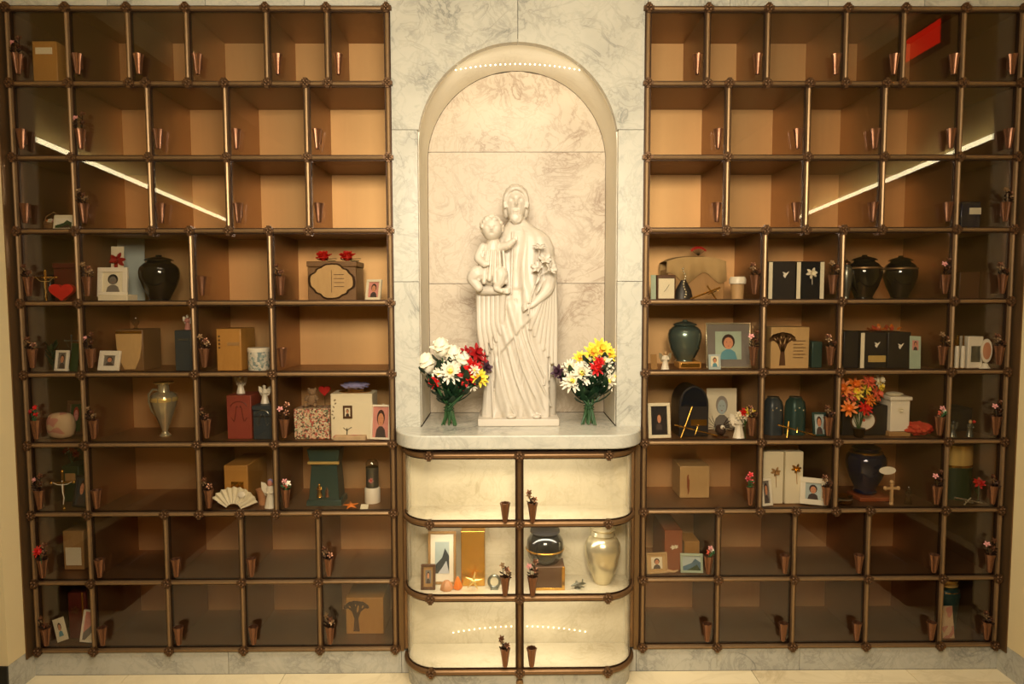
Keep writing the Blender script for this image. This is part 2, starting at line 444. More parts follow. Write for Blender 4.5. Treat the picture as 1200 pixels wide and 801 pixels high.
# cream side walls
for sgn, nm in ((-1, 'wall_left'), (1, 'wall_right')):
    mb = MB(); x0, x1 = sorted((sgn * (XE + .017), sgn * (HX + .1)))
    wl = struct(mb.box(x0, x1, SETB, .4, at(15, 780, SETB).z, HC), nm, 'cream_paint')
    x0, x1 = sorted((sgn * (XE + .019), sgn * (HX + .1)))
    zb = at(15, 780, SETB).z - .001
    bb = struct(MB().box(x0, x1, SETB + .004, .39, 0, zb), 'baseboard_' + nm[5:], 'marble')
    MB().box(x0 + (.0 if sgn < 0 else .0), x1, SETB - .004, SETB + .0039, 0, zb).build('front_strip', 'black', bb)
    x0, x1 = sorted((sgn * HX, sgn * (HX + .1)))
    MB().box(x0, x1, HB, SETB - .001, 0, 1.95).build('dado', 'olive_paint', wl)
    MB().box(x0, x1, HB, SETB - .001, 1.95, HC).build('upper_wall', 'cream_paint', wl)
struct(MB().box(-HX - .1, HX + .1, HB - .1, HB, 0, HC), 'wall_rear', 'olive_paint')
struct(MB().box(-HX - .1, HX + .1, HB - .1, .4, HC, HC + .05), 'ceiling', 'ceiling_paint')
# cove lights and low dark benches along the hall (seen as reflections in the doors)
for sgn, nm in ((-1, 'left'), (1, 'right')):
    t = thing('cove_light', 'long warm cove light along the %s side wall of the hall' % nm, 'light', (sgn * HX, -2.2, 2.17), 0, None, R(3.4))
    MB().box(min(0, -sgn * .09), max(0, -sgn * .09), -1.5, 1.5, -.03, -.015).build('shelf', 'cream_paint', t)
    MB().box(min(-sgn * .01, -sgn * .075), max(-sgn * .01, -sgn * .075), -1.45, 1.45, -.014, .02).build('tube', 'cove_emit', t)
    t = thing('bench', 'low dark wooden bench beside the %s side wall of the hall' % nm, 'bench', (sgn * 1.95, -1.35, 0))
    MB().box(-.2, .2, -.85, .85, .15, .20).build('seat', 'dark_wood', t, bevel=.006)
    MB().box(-.19, .19, -.84, .84, 0, .149).build('base', 'black', t, bevel=.004)
t = thing('lit_sign', 'plain glowing red sign high on the right side wall of the hall', 'sign', (HX, -1.85, 2.98))
MB().box(-.05, -.001, -.21, .21, -.085, .085).build('housing', 'bronze_dark', t, bevel=.004); MB().box(-.053, -.0502, -.19, .19, -.07, .07).build('panel', 'sign_red', t)

# ------------------------------------------------------------------ niche banks
A = [XI, .666, .877, 1.1535, 1.357, 1.568, XE]
B = [XI, .7435, 1.027, 1.299, 1.568, XE]
C = [XI, .8845, 1.1635, 1.568, XE]
D = [XI, .735, 1.0165, 1.290, 1.568, XE]
ROWS = [A, B, B, C, C, C, C, D, D]
ND = .30
def hbar(mb, x0, x1, z, w=.0085, y=-.004):     # rounded bar along x
    mb.prism_x = None
    prof = [(-.007, 0), (-.007, .005), (-.0045, .010), (0, .012), (.0045, .010), (.007, .005), (.007, 0)]
    vs = [(x, y - d, z + h) for x in (x0, x1) for h, d in prof]; n = len(prof)
    fs = [(i, i + 1, i + 1 + n, i + n) for i in range(n - 1)] + [(n - 1, 0, n, 2 * n - 1), tuple(range(n - 1, -1, -1)), tuple(range(n, 2 * n))]
    mb.add(vs, fs)
def vbar(mb, x, z0, z1, y=-.004):
    prof = [(-.007, 0), (-.007, .005), (-.0045, .010), (0, .012), (.0045, .010), (.007, .005), (.007, 0)]
    vs = [(x + h, y - d, z) for z in (z0, z1) for h, d in prof]; n = len(prof)
    fs = [(i, i + n, i + 1 + n, i + 1) for i in range(n - 1)] + [(n - 1, 2 * n - 1, n, 0), tuple(range(n)), tuple(range(2 * n - 1, n - 1, -1))]
    mb.add(vs, fs)
rmb = MB()
rmb.box(-.0115, .0115, -.021, -.003, -.0115, .0115)
for a in range(4):
    q = PI / 4 + a * PI / 2
    rmb.ball((.0085 * math.cos(q), -.021, .0085 * math.sin(q)), (.0055, .0045, .0055), 8, 6)
rmb.ball((0, -.024, 0), .004, 8, 6)
for a in range(4):                        # the little clips reaching onto the bars
    q = a * PI / 2; c, s_ = math.cos(q), math.sin(q)
    rmb.box(c * .014 - .0035 - .003 * abs(s_) , c * .014 + .0035 + .003 * abs(s_), -.0205, -.004, s_ * .014 - .0035 - .003 * abs(c), s_ * .014 + .0035 + .003 * abs(c))
ROSETTE = None
def ordn(i): return ['first', 'second', 'third', 'fourth', 'fifth', 'sixth'][i]
ROWNAME = ['top row', 'second row', 'third row', 'fourth row', 'fifth row', 'sixth row', 'seventh row', 'eighth row', 'bottom row']
for sgn, side in ((-1, 'left'), (1, 'right')):
    bank = thing('niche_cabinet', '%s bank of nine rows of bronze framed glass niches in the marble wall' % side, 'cabinet', (sgn * 1.12, 0, ROWZ[9]), 0, None)
    off = Vector((-sgn * 1.12, 0, -ROWZ[9]))
    def part(mb, name, m, smooth=30):
        mb.v = [tuple(Vector(v) + off) for v in mb.v]; return mb.build(name, m, bank, smooth=smooth)
    nodes = set()
    for r, xs in enumerate(ROWS):
        z1, z0 = ROWZ[r], ROWZ[r + 1]
        for i in range(len(xs) - 1):
            x0, x1 = sorted((sgn * xs[i], sgn * xs[i + 1]))
            # sheet metal box, open at the front
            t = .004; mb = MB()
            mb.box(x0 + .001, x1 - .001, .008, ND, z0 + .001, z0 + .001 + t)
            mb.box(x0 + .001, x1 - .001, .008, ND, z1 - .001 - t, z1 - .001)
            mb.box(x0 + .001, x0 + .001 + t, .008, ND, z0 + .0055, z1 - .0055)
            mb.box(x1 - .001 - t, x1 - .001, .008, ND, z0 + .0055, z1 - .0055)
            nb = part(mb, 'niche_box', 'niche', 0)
            pb = MB().box(x0 + .001, x1 - .001, ND, ND + t, z0 + .001, z1 - .001); pb.v = [tuple(Vector(v) + off) for v in pb.v]; pb.build('back_panel', 'niche_back_lit', nb, smooth=0)
            part(MB().box(x0 + .003, x1 - .003, -.002, .003, z0 + .003, z1 - .003), 'glass_door', 'glass', 0)
            nodes.add((round(sgn * xs[i], 4), r)); nodes.add((round(sgn * xs[i + 1], 4), r))
            nodes.add((round(sgn * xs[i], 4), r + 1)); nodes.add((round(sgn * xs[i + 1], 4), r + 1))
    # verticals: merge runs over rows sharing a position
    xset = sorted({round(x, 4) for xs in ROWS for x in xs})
    for x in xset:
        r = 0
        while r < 9:
            if x in [round(q, 4) for q in ROWS[r]]:
                e = r
                while e + 1 < 9 and x in [round(q, 4) for q in ROWS[e + 1]]: e += 1
                mb = MB(); vbar(mb, sgn * x, ROWZ[e + 1] - .006, ROWZ[r] + .006)
                part(mb, 'mullion', 'bronze')
                mb = MB(); mb.box(sgn * x - .0115, sgn * x + .0115, -.0035, .0075, ROWZ[e + 1], ROWZ[r]); part(mb, 'mullion_backing', 'bronze_dark', 0)
                r = e + 1
            else: r += 1
    for r in range(10):
        x0, x1 = sorted((sgn * (XI - .006), sgn * (XE + .006)))
        mb = MB(); hbar(mb, x0, x1, ROWZ[r], y=-.003); part(mb, 'rail', 'bronze')
        mb = MB(); mb.box(x0, x1, -.0036, .0074, ROWZ[r] - .0105, ROWZ[r] + .0105); part(mb, 'rail_backing', 'bronze_dark', 0)
    for x, r in sorted(nodes):
        if ROSETTE is None:
            ROSETTE = rmb.build('rosette', 'bronze_knot'); ro = ROSETTE
        else:
            ro = ROSETTE.copy(); COL.objects.link(ro)
        ro.parent = bank; ro.location = Vector((x, 0, ROWZ[r])) + off
    x0, x1 = sorted((sgn * (XE + .0125), sgn * (XE + .0165)))
    part(MB().box(x0 - (.0 if sgn > 0 else 0), x1, -.05, .03, ROWZ[9] - .01, ZT + .01), 'end_plate', 'bronze_plate', 0)

# ------------------------------------------------------------------ bud vases on the doors
def cup_mb():
    mb = MB(); mb.lathe([(.0065, 0), (.0075, .003), (.0085, .01), (.0110, .03), (.0135, .052), (.0160, .064), (.0170, .068), (.0145, .068), (.012, .045), (.007, .012)], 24, 8, .11)
    mb.box(-.005, .005, .010, .0175, .02, .05)
    return mb
VASE_Y = -.021
def sprig_mb(kind):
    mb = MB(); rnd = random.Random(kind)
    h = [.045, .06, .05, .052, .04][kind % 5]
    for k in range(3):
        a = rnd.uniform(0, 6.28); tip = Vector((.012 * math.cos(a), -.004 + .006 * math.sin(a), .055 + h * (.6 + .25 * k)))
        mb.use('bronze_dark' if kind < 3 else 'stem').tube([(0, 0, .03), (tip.x * .3, tip.y * .4, .055), tip], .0013, 6)
        for q in range(3):
            c = Vector((tip.x * .7, tip.y, .058 + (tip.z - .058) * (.25 + .25 * q))); aa = rnd.uniform(0, 6.28)
            mb.petal(c, (math.cos(aa), -.4, .5 + .3 * math.sin(aa)), (0, 1, .3), .016, .010, -.2)
        flm = [['copper', 'bronze', 'copper'], ['copper', 'pink', 'copper'], ['bronze', 'copper', 'bronze'], ['red', 'red_deep', 'red'], ['coral', 'white_petal', 'pink']][kind % 5][k]
        mb.use(flm).blossom(tip, (math.cos(a) * .3, -1, .5), .0105, 5, 2, .4, kind * 7 + k)
        mb.ball(tip + Vector((0, -.003, .002)), .004, 7, 5)
    return mb
PROTO = {}
def bud_vase(x, z, sprig, label, group, y=VASE_Y, rz=0):
    key = sprig
    if key not in PROTO:
        t = thing('bud_vase', label, 'vase', (x, y, z), rz, group)
        if 'cup' in PROTO: c = PROTO['cup'].copy(); COL.objects.link(c); c.parent = t
        else: c = cup_mb().build('cup', 'copper', t, smooth=50); PROTO['cup'] = c
        if sprig is not None: s_ = sprig_mb(sprig).build('flower_sprig', None, t, smooth=60)
        PROTO[key] = t
    else:
        t = copy_tree(PROTO[key]); t.location = (x, y, z); t.rotation_euler = (0, 0, rz); tag(t, label, 'vase', group)
    return t
SPR = {('left', 0): {0: 1}, ('left', 3): {0: 0, 1: 2, 3: 0}, ('left', 4): {0: 0, 1: 1, 2: 2}, ('left', 5): {0: 3, 1: 2, 2: 0, 3: 1},
       ('left', 6): {0: 1, 2: 0, 3: 4}, ('left', 7): {0: 1, 4: 0}, ('left', 8): {0: 0, 4: 2}, ('left', 1): {1: 1}, ('left', 2): {1: 2},
       ('right', 3): {0: 0, 1: 2, 2: 1, 3: 0}, ('right', 4): {0: 1, 1: 0, 2: 2, 3: 0}, ('right', 5): {0: 0, 1: 0, 2: 4, 3: 1},
       ('right', 6): {0: 3, 1: 0, 2: 1, 3: 0}, ('right', 7): {0: 4, 4: 1}, ('right', 8): {4: 0}, ('right', 2): {4: 2}}
SPNAME = {None: 'empty bud vase', 0: 'vase with tall bronze sprig', 1: 'vase with pink tipped sprig', 2: 'vase with leafy brown sprig',
          3: 'vase with red flowers', 4: 'vase with coral flowers'}
for sgn, side in ((-1, 'left'), (1, 'right')):
    for r, xs in enumerate(ROWS):
        cells = sorted([tuple(sorted((sgn * xs[i], sgn * xs[i + 1]))) for i in range(len(xs) - 1)])
        for i, (x0, x1) in enumerate(cells):
            sp = SPR.get((side, r), {}).get(i)
            x = x0 + .040 if sgn < 0 else x1 - .040
            where = '%s door from left, %s of %s bank' % (ordn(i), ROWNAME[r], side)
            bud_vase(x, ROWZ[r + 1] + .027, sp, '%s on %s' % (SPNAME[sp], where), 'bud vases on the %s bank' % side, rz=random.uniform(-.4, .4))

# ------------------------------------------------------------------ centre: ledge, curved cabinet, plinth
CF = -.135                                        # front of the bow
RZ = [at(608, y, CF).z for y in (533, 613, 700, 786)]
def bow(grow=0, nseg=12, y0=0.0, xe=None, yf=None):
    xe = (at(742, 525, 0).x - at(476, 525, 0).x) / 2 + grow if xe is None else xe
    yf = CF - grow if yf is None else yf
    rx = .125; P = [(-xe, y0)]
    for i in range(nseg + 1):
        a = PI / 2 * i / nseg; P.append((-xe + rx - rx * math.cos(a), yf * math.sin(a) + 0 * y0))
    Q = [(-x, y) for x, y in P[::-1]]
    return [p for p in P if True] + Q
def dedupe(P):
    out = []
    for p in P:
        if not out or (abs(out[-1][0] - p[0]) + abs(out[-1][1] - p[1])) > 1e-5: out.append(p)
    return out
BX = (at(742, 525, 0).x - at(476, 525, 0).x) / 2
# ledge
zl = LEDGE; P = dedupe(bow(.028)); P = P + [(BX + .028, .0)] if False else P
P = [(-AR + .001, AD - .002), (-AR + .001, .0), ] + P + [(AR - .001, .0), (AR - .001, AD - .002)]
P = dedupe(P)
ledge = MB().prismz(P[::-1], zl - .048, zl)
ledge.f = [f[::-1] for f in ledge.f]
o = ledge.build('marble_ledge', 'marble', smooth=30, bevel=.004); tag(o, 'white marble ledge with bowed front under the statue', 'ledge')
# cabinet
cc = thing('niche_cabinet', 'bow fronted marble lined glass cabinet below the statue ledge', 'cabinet', (0, 0, 0))
CB = .05
front = dedupe(bow(0))
def ribbon(path, z0, z1, th):            # vertical ribbon following a plan path (thickness inwards)
    mb = MB(); n = len(path); inn = []
    for i, p in enumerate(path):
        a = Vector(path[max(i - 1, 0)]); b_ = Vector(path[min(i + 1, n - 1)]); t = (b_ - a).normalized(); nn = Vector((-t.y, t.x))
        inn.append((p[0] + nn.x * th, p[1] + nn.y * th))
    vs = [(x, y, z) for z in (z0, z1) for (x, y) in path] + [(x, y, z) for z in (z0, z1) for (x, y) in inn]
    fs = []
    for i in range(n - 1):
        fs += [(i, i + 1, n + i + 1, n + i), (2 * n + i, 3 * n + i, 3 * n + i + 1, 2 * n + i + 1), (n + i, n + i + 1, 3 * n + i + 1, 3 * n + i), (i, 2 * n + i, 2 * n + i + 1, i + 1)]
    fs += [(0, n, 3 * n, 2 * n), (n - 1, 3 * n - 1, 4 * n - 1, 2 * n - 1)]
    return mb.add(vs, fs)
xm = .004
for r in range(3):
    z1, z0 = RZ[r], RZ[r + 1]
    for h, sg in ((0, -1), (1, 1)):
        gp = [p for p in front if p[0] * sg > 0.0] ; gp = [(-.0+xm*0+.001*sg, CF)] + gp if sg > 0 else gp + [(-.001, CF)]
        gp = [(x * .995, y * .985 + .0) for x, y in gp]
        ribbon(gp, z0 + .003, z1 - .003, .004).build('glass_door', 'clear_glass', cc, smooth=40)
    # marble back slabs (two, with a joint) and white shelf
    for a, b_ in ((-BX + .012, -.0008), (.0008, BX - .012)):
        MB().box(a, b_, CB, CB + .02, z0, z1).build('back_slab', 'marble_light', cc, smooth=0)
    for sg in (-1, 1):
        x0, x1 = sorted((sg * (BX - .012), sg * (BX - .002))); MB().box(x0, x1, .001, CB + .02, z0, z1).build('side_panel', 'marble_light', cc, smooth=0)
for r in range(4):
    P = dedupe([(x * .985, y * .96) for x, y in bow(0)]); P = [(-BX + .014, CB - .001)] + P + [(BX - .014, CB - .001)]
    mb = MB().prismz(P, RZ[r] - .006, RZ[r] + .004); mb.build('shelf', 'marble_light', cc, smooth=30)
    mb = MB(); mb.tube([(x, y - .004, RZ[r]) for x, y in front], .0095, 10); mb.build('rail', 'bronze_rail', cc)
    mb = ribbon([(x, y - .0015) for x, y in front], RZ[r] - .014, RZ[r] + .014, .003); mb.build('rail_backing', 'bronze_dark', cc)
    for i in (3, len(front) - 4):
        pass
    for px_ in (503, 713):
        p = at(px_, 540, CF)
        ro = ROSETTE.copy(); COL.objects.link(ro); ro.parent = cc; ro.location = (p.x, CF + .004, RZ[r])
    ro = ROSETTE.copy(); COL.objects.link(ro); ro.parent = cc; ro.location = (0, CF + .0, RZ[r])
mb = MB(); vbar(mb, 0, RZ[3], RZ[0], y=CF + .001); mb.build('post', 'bronze_rail', cc)
MB().box(-.0145, .0145, CF - .0035, CF + .008, RZ[3], RZ[0]).build('post_backing', 'bronze_dark', cc, smooth=0)
for sg in (-1, 1):
    mb = MB(); vbar(mb, sg * (BX + .004), RZ[3] + .02, RZ[0] + .02, y=-.004); mb.build('post', 'bronze_rail', cc)
    x0, x1 = sorted((sg * (BX + .012), sg * (XI - .013)))
    MB().box(x0, x1, -.004, .02, ROWZ[9] - .012, zl - .05).build('side_plate', 'bronze_plate', cc, smooth=0)
# light strips of the cabinet, one over each shelf, hidden behind the rails
for r in range(3):
    l = area('cabinet_light', (0, CF + .03, RZ[r] - .016), (0, .01, RZ[r + 1] - .03), .62, .02, [1.0, .9, 1.0][r], (1, .92, .76))
for r, pyc, bend in ((0, 609, 2), (2, 733, 7)):  # glowing beads on the back slabs imitate reflections of the strips
    mb = MB()
    for i in range(26):
        u = -1 + 2 * i / 25; mb.ball((u * .25 + .002, CB - .003, at(603, pyc + bend * u * u, CB).z), .0022, 6, 4)
    o = mb.build('reflected_dots', 'reflected_dot_emit', cc); o['kind'] = 'stuff'
# curved marble plinth under the cabinet
P = dedupe([(x * .99, y * .97) for x, y in bow(0)]); P = [(-BX + .004, .0)] + P + [(BX - .004, .0)]
o = MB().prismz(dedupe(P), .0, RZ[3] - .0145).build('marble_plinth', 'marble', smooth=30); tag(o, 'bowed marble plinth on the floor under the curved cabinet', 'plinth')
mb = MB().lathe([(.004, 0), (.013, 0), (.013, .006), (.0095, .009), (.004, .009)], 24); o = mb.build('lock_ring', 'bronze')
o.rotation_euler = (PI / 2, 0, 0); o.location = (0, CF * .97 - .001, at(608, 799, CF).z); tag(o, 'small round bronze lock on the marble plinth', 'lock')
for px_, py_, sp, rr in ((592, 611, None, 0), (624, 611, 0, 0), (592, 697, 2, 1), (624, 697, 1, 1), (592, 780, 0, 2), (623, 780, None, 2)):
    p = at(px_, py_, CF - .02)
    bud_vase(p.x, p.z, sp, '%s on %s door, %s tier of curved cabinet' % (SPNAME[sp], 'left' if px_ < 600 else 'right', ['top', 'middle', 'bottom'][rr]), 'bud vases on the curved cabinet', y=CF - .024)

# ------------------------------------------------------------------ statue of a robed man with a child
SY = .11                                          # depth of the figure's axis
SBZ = LEDGE
def sx(px): return at(px, 350, SY).x
stat = thing('statue', 'white marble statue of a robed bearded man holding a child, in the arched alcove', 'statue', (sx(607), SY, SBZ))
SXC = sx(607)
def lx(px): return at(px, 350, SY - .04).x - SXC
def lz(py): return at(607, py, SY - .04).z - SBZ
BH = lz(487)
MB().box(lx(560), lx(654), -.11, .10, 0, BH).build('base', 'marble_statue', stat, bevel=.003)
def interp(tab, y):
    for a, b_ in zip(tab, tab[1:]):
        if a[0] >= y >= b_[0]:
            t = (a[0] - y) / (a[0] - b_[0]); return [a[i] + (b_[i] - a[i]) * t for i in range(1, len(a))]
    return list(tab[-1][1:])
def remesh(o, vox, it=2):
    r = o.modifiers.new('remesh', 'REMESH'); r.mode = 'VOXEL'; r.voxel_size = vox; r.use_smooth_shade = True
    s_ = o.modifiers.new('smooth', 'SMOOTH'); s_.factor = .5; s_.iterations = it
def gauss(d, w): return math.exp(-(d / w) ** 2)
def sst(a, b_, x):
    t = min(1, max(0, (x - a) / (b_ - a))); return t * t * (3 - 2 * t)
fig = MB()
TAB = [(489, 563, 652, .088), (470, 565, 652, .090), (440, 568, 651, .088), (400, 566, 651, .086), (360, 563, 651, .084), (335, 562, 652, .080), (310, 566, 651, .074),
       (290, 572, 650, .066), (278, 578, 645, .058), (270, 585, 637, .048), (264, 592, 626, .038), (256, 597, 616, .031), (246, 598, 615, .03)]
NZ, NT = 150, 160
vs = []
for j in range(NZ):
    py = 489 + (246 - 489) * j / (NZ - 1)
    l, r_, dp = interp(TAB, py); cx = (lx(l) + lx(r_)) / 2; a = (lx(r_) - lx(l)) / 2; z = lz(py)
    h = (487 - py) / 230.0                          # 0 hem .. 1 shoulders
    for i in range(NT):
        th = 2 * PI * i / NT; c, s_ = math.cos(th), math.sin(th)
        ex = .8
        x = math.copysign(abs(c) ** ex, c); y = math.copysign(abs(s_) ** ex, s_)
        u = x; front = max(0, -s_)
        # sweep of the drapery: folds start high at the left and run down to the right foot
        sw = max(0, 1 - h) ** 1.7 * 1.15
        w1 = u - sw + .55
        amp = .0085 * (1 - sst(.62, .95, h)) * (.55 + .45 * sst(0, .12, 1 - h))
        f = math.sin(w1 * 13.5 + .8 * math.sin(w1 * 5)) * .6 + math.sin(w1 * 24 + 1.3) * .3
        f = abs(f) ** .75 * (1 if f > 0 else -1)
        d = amp * f
        # straight falls either side of the body
        side = sst(.55, .8, abs(u)); fs_ = math.sin(u * 19 + .6 * math.sin(h * 7)) * .0075 * (1 - sst(.7, .95, h))
        d = d * (1 - side) + fs_ * side
        # upper tunic: fine upright pleats below the neck
        d += .0022 * sst(.55, .7, h) * (1 - sst(.86, .97, h)) * math.sin(u * 22)
        # mantle edge, from neck down, standing proud on the right
        e = .12 + .05 * math.sin(h * 6)
        d += .009 * sst(e - .03, e + .03, u) * sst(.35, .5, h) * (1 - sst(.9, 1.0, h)) * front
        # mantle drawn across, lower edge running down to the left
        ed = -.55 + 1.25 * (h - .32) / .26
        if h < .62: d += .010 * (1 - sst(ed - .03, ed + .05, u)) * sst(.30, .34, h) * front * (1 - sst(.56, .62, h))
        # waist belt
        d -= .006 * gauss(h - .635, .012) * front * (1 - sst(.0, .2, u))
        # hem breaking over the base
        d += .006 * gauss(h, .05) * math.sin(u * 19 + 1) * front
        vs.append((cx + a * x + d * c, dp * y * 1.0 + d * s_, z))
fs = [(j * NT + i, j * NT + (i + 1) % NT, (j + 1) * NT + (i + 1) % NT, (j + 1) * NT + i) for j in range(NZ - 1) for i in range(NT)]
fs += [tuple(range(NT - 1, -1, -1)), tuple(range((NZ - 1) * NT, NZ * NT))]
fig.add(vs, fs)
# feet tips at the hem
for p in (598, 628): fig.ball((lx(p), -.088, BH + .006), (.018, .022, .009), 14, 8)
# far arm: shoulder, elbow, wrist
def chain(mb, pts, n=12):
    P = [Vector(p[:3]) for p in pts]; q = []; r_ = []
    for i in range(len(P) - 1):
        for k in range(6):
            t = k / 6; q.append(P[i].lerp(P[i + 1], t)); r_.append(pts[i][3] + (pts[i + 1][3] - pts[i][3]) * t)
    q.append(P[-1]); r_.append(pts[-1][3])
    # soften the bends
    for _ in range(2): q = [q[0]] + [(q[i - 1] + q[i] * 2 + q[i + 1]) / 4 for i in range(1, len(q) - 1)] + [q[-1]]
    mb.tube(q, r_, n); mb.ball(q[0], r_[0], n, 8); mb.ball(q[-1], r_[-1], n, 8)
chain(fig, [(lx(636), -.005, lz(283), .030), (lx(645), -.03, lz(318), .030), (lx(641), -.075, lz(340), .024), (lx(628), -.104, lz(353), .0135), (lx(623), -.110, lz(357), .011)])
# sleeve hanging below the forearm
for k in range(7):
    t = k / 6; p0 = Vector((lx(648 - 16 * t), -.045 - .045 * t, lz(330 + 20 * t)))
    p1 = Vector((lx(651 - 30 * t), -.062 - .030 * t, lz(432 - 48 * t)))
    chain(fig, [(*p0, .016), (*(p0.lerp(p1, .5) + Vector((0, -.006, 0))), .013), (*p1, .007)], 8)
# hand with thumb and four fingers closing on the lily stem
H = Vector((lx(620), -.113, lz(358)))
fig.ball(H, (.015, .008, .011), 12, 8)
for k, (dx, dz, ln) in enumerate([(-.010, .004, .019), (-.011, 0, .021), (-.010, -.004, .020), (-.009, -.008, .016)]):
    chain(fig, [(H.x - .008, H.y - .002, H.z + dz, .0042), (H.x - .008 + dx, H.y - .008, H.z + dz * 1.6, .0040), (H.x - .008 + dx - ln * .35, H.y - .001, H.z + dz * 2 - .003, .0034)], 7)
chain(fig, [(H.x + .002, H.y - .004, H.z + .008, .0048), (H.x - .006, H.y - .012, H.z + .014, .0040)], 7)
# near arm carrying the child
chain(fig, [(lx(578), -.005, lz(286), .028), (lx(564), -.03, lz(322), .027), (lx(563), -.07, lz(339), .022), (lx(582), -.105, lz(341), .014), (lx(590), -.110, lz(341), .012)])
for k in range(6):
    t = k / 5; chain(fig, [(lx(562 + 27 * t), -.048 - .042 * t, lz(343), .014), (lx(562 + 26 * t), -.066 - .022 * t, lz(384 - 8 * t), .012), (lx(566 + 26 * t), -.072 - .016 * t, lz(422 - 40 * t), .007)], 8)
for k, dz in enumerate((.006, .002, -.002, -.006)):
    chain(fig, [(lx(590), -.112, lz(341) + dz, .0042), (lx(595), -.116, lz(341) + dz * 1.2, .004), (lx(598), -.109, lz(340) + dz * 1.3, .0033)], 7)
# neck and collar
chain(fig, [(lx(607), .0, lz(270), .030), (lx(606), -.008, lz(250), .025)])
fig.tube([(lx(607) + .030 * math.cos(q), -.012 + .034 * math.sin(q), lz(267) + .006 * math.cos(2 * q) - .008 * (-math.sin(q))) for q in [2 * PI * i / 24 for i in range(24)]], .0048, 8, closed=True)
# long folds of the front as raised cords
def fold(pts, r0, r1):
    P = []
    for i in range(len(pts) - 1):
        for k in range(5):
            t = k / 5; P.append([pts[i][q] + (pts[i + 1][q] - pts[i][q]) * t for q in range(2)])
    P.append(list(pts[-1]))
    for _ in range(3): P = [P[0]] + [[(P[i - 1][q] + 2 * P[i][q] + P[i + 1][q]) / 4 for q in range(2)] for i in range(1, len(P) - 1)] + [P[-1]]
    out = []
    for px, py in P:
        l, r_, dp = interp(TAB, py); cxp = (l + r_) / 2; u = max(-.98, min(.98, (px - cxp) / ((r_ - l) / 2)))
        s_ = (1 - abs(u) ** (2 / .8)) ** (.8 / 2)
        out.append((lx(px), -dp * s_ - .002, lz(py)))
    fig.tube(out, [r0 + (r1 - r0) * i / (len(out) - 1) for i in range(len(out))], 8)
for pts in ([(597, 345), (601, 385), (610, 425), (625, 460), (640, 484)], [(590, 350), (594, 400), (603, 440), (615, 470), (628, 485)],
            [(604, 350), (609, 385), (620, 420), (634, 450), (646, 475)], [(583, 380), (586, 430), (594, 465), (604, 485)],
            [(577, 400), (576, 440), (578, 485)], [(571, 350), (573, 420), (569, 485)], [(615, 372), (620, 400), (632, 430), (643, 452)],
            [(632, 345), (634, 400), (632, 412), (640, 425), (637, 450)], [(644, 340), (646, 400), (643, 445)], [(616, 272), (617, 300), (616, 345)],
            [(622, 274), (625, 300), (621, 345)], [(592, 383), (584, 400), (574, 412)], [(601, 272), (600, 310), (599, 345)]):
    fold(pts, .0055, .0042)
# head with face, beard and hair
hc = Vector((lx(605), -.018, lz(238)))
def face(v):                                      # v unit vector: x right, -y front, z up
    k = 1.0
    if v.y < .1:
        k += .22 * gauss(v.x, .10) * gauss(v.z + .02, .15) * sst(-.1, .7, -v.y) + .10 * gauss(v.x, .17) * gauss(v.z + .10, .07)     # nose
        for e in (-.36, .36): k -= .20 * gauss(v.x - e, .15) * gauss(v.z - .17, .085)          # eye sockets
        for e in (-.36, .36): k += .08 * gauss(v.x - e, .08) * gauss(v.z - .16, .04)          # eyeballs
        k += .08 * gauss(v.z - .36, .07) * gauss(v.x, .55)                                    # brow
        k -= .12 * gauss(v.x, .26) * gauss(v.z + .33, .05)                                    # mouth
        k += .09 * gauss(v.x, .22) * gauss(v.z + .42, .05)
        k += .14 * gauss(v.x, .6) * gauss(v.z + .80, .34) * (1 + .35 * math.sin(v.x * 26))    # beard
        k -= .05 * gauss(abs(v.x) - .58, .15) * gauss(v.z + .18, .2)
    return k
fig.ball(hc, (.040, .048, .063), 72, 54, face)
def hairf(v):
    return 1 + .018 * math.sin(v.x * 22 + v.z * 5) + .012 * math.sin(v.z * 17 + v.x * 5)
fig.ball(hc + Vector((0, .012, .012)), (.0495, .047, .064), 48, 32, hairf)
hl = []
for i in range(25):                               # waves of hair framing the face
    q = PI * (-.16 + 1.32 * i / 24); hl.append(hc + Vector((.040 * math.cos(q) * (1.04 if math.sin(q) < 0 else 1), -.030 - .010 * max(0, math.sin(q)) + .008 * abs(math.cos(q)), .005 + .047 * math.sin(q))))
fig.tube(hl, [.0080 + .0008 * math.sin(i * 1.4) for i in range(25)], 10)
for e in (-1, 1):
    fig.ball(hc + Vector((e * .037, .010, -.014)), (.014, .026, .038), 18, 14, hairf)
fig.ball(hc + Vector((0, -.024, -.052)), (.025, .018, .024), 20, 12, lambda v: 1 + .08 * math.sin(v.x * 20))
o = fig.build('figure', 'marble_statue', stat); remesh(o, .0019, 1)
# the child
ch = MB(); cy = -.085
chain(ch, [(lx(579), cy, lz(287), .027), (lx(577), cy, lz(303), .037), (lx(576), cy + .004, lz(322), .044)])
for e in range(6): chain(ch, [(lx(568 + e * 4.4), cy - .034 + .002 * abs(e - 2.5), lz(296), .005), (lx(562 + e * 6.2), cy - .044 + .004 * abs(e - 2.5), lz(328 + 3 * (e % 2)), .0085)], 8)
chc = Vector((lx(577), cy - .012, lz(270)))
def cface(v):
    k = 1 + .22 * gauss(v.x, .13) * gauss(v.z + .05, .13) * sst(0, .7, -v.y)
    if v.y < 0:
        for e in (-.36, .36): k -= .18 * gauss(v.x - e, .14) * gauss(v.z - .10, .08)
        k -= .12 * gauss(v.x, .22) * gauss(v.z + .42, .06); k += .05 * gauss(abs(v.x) - .5, .2) * gauss(v.z + .3, .25)
    return k
ch.ball(chc, (.037, .038, .043), 48, 32, cface)
rnd = random.Random(3)
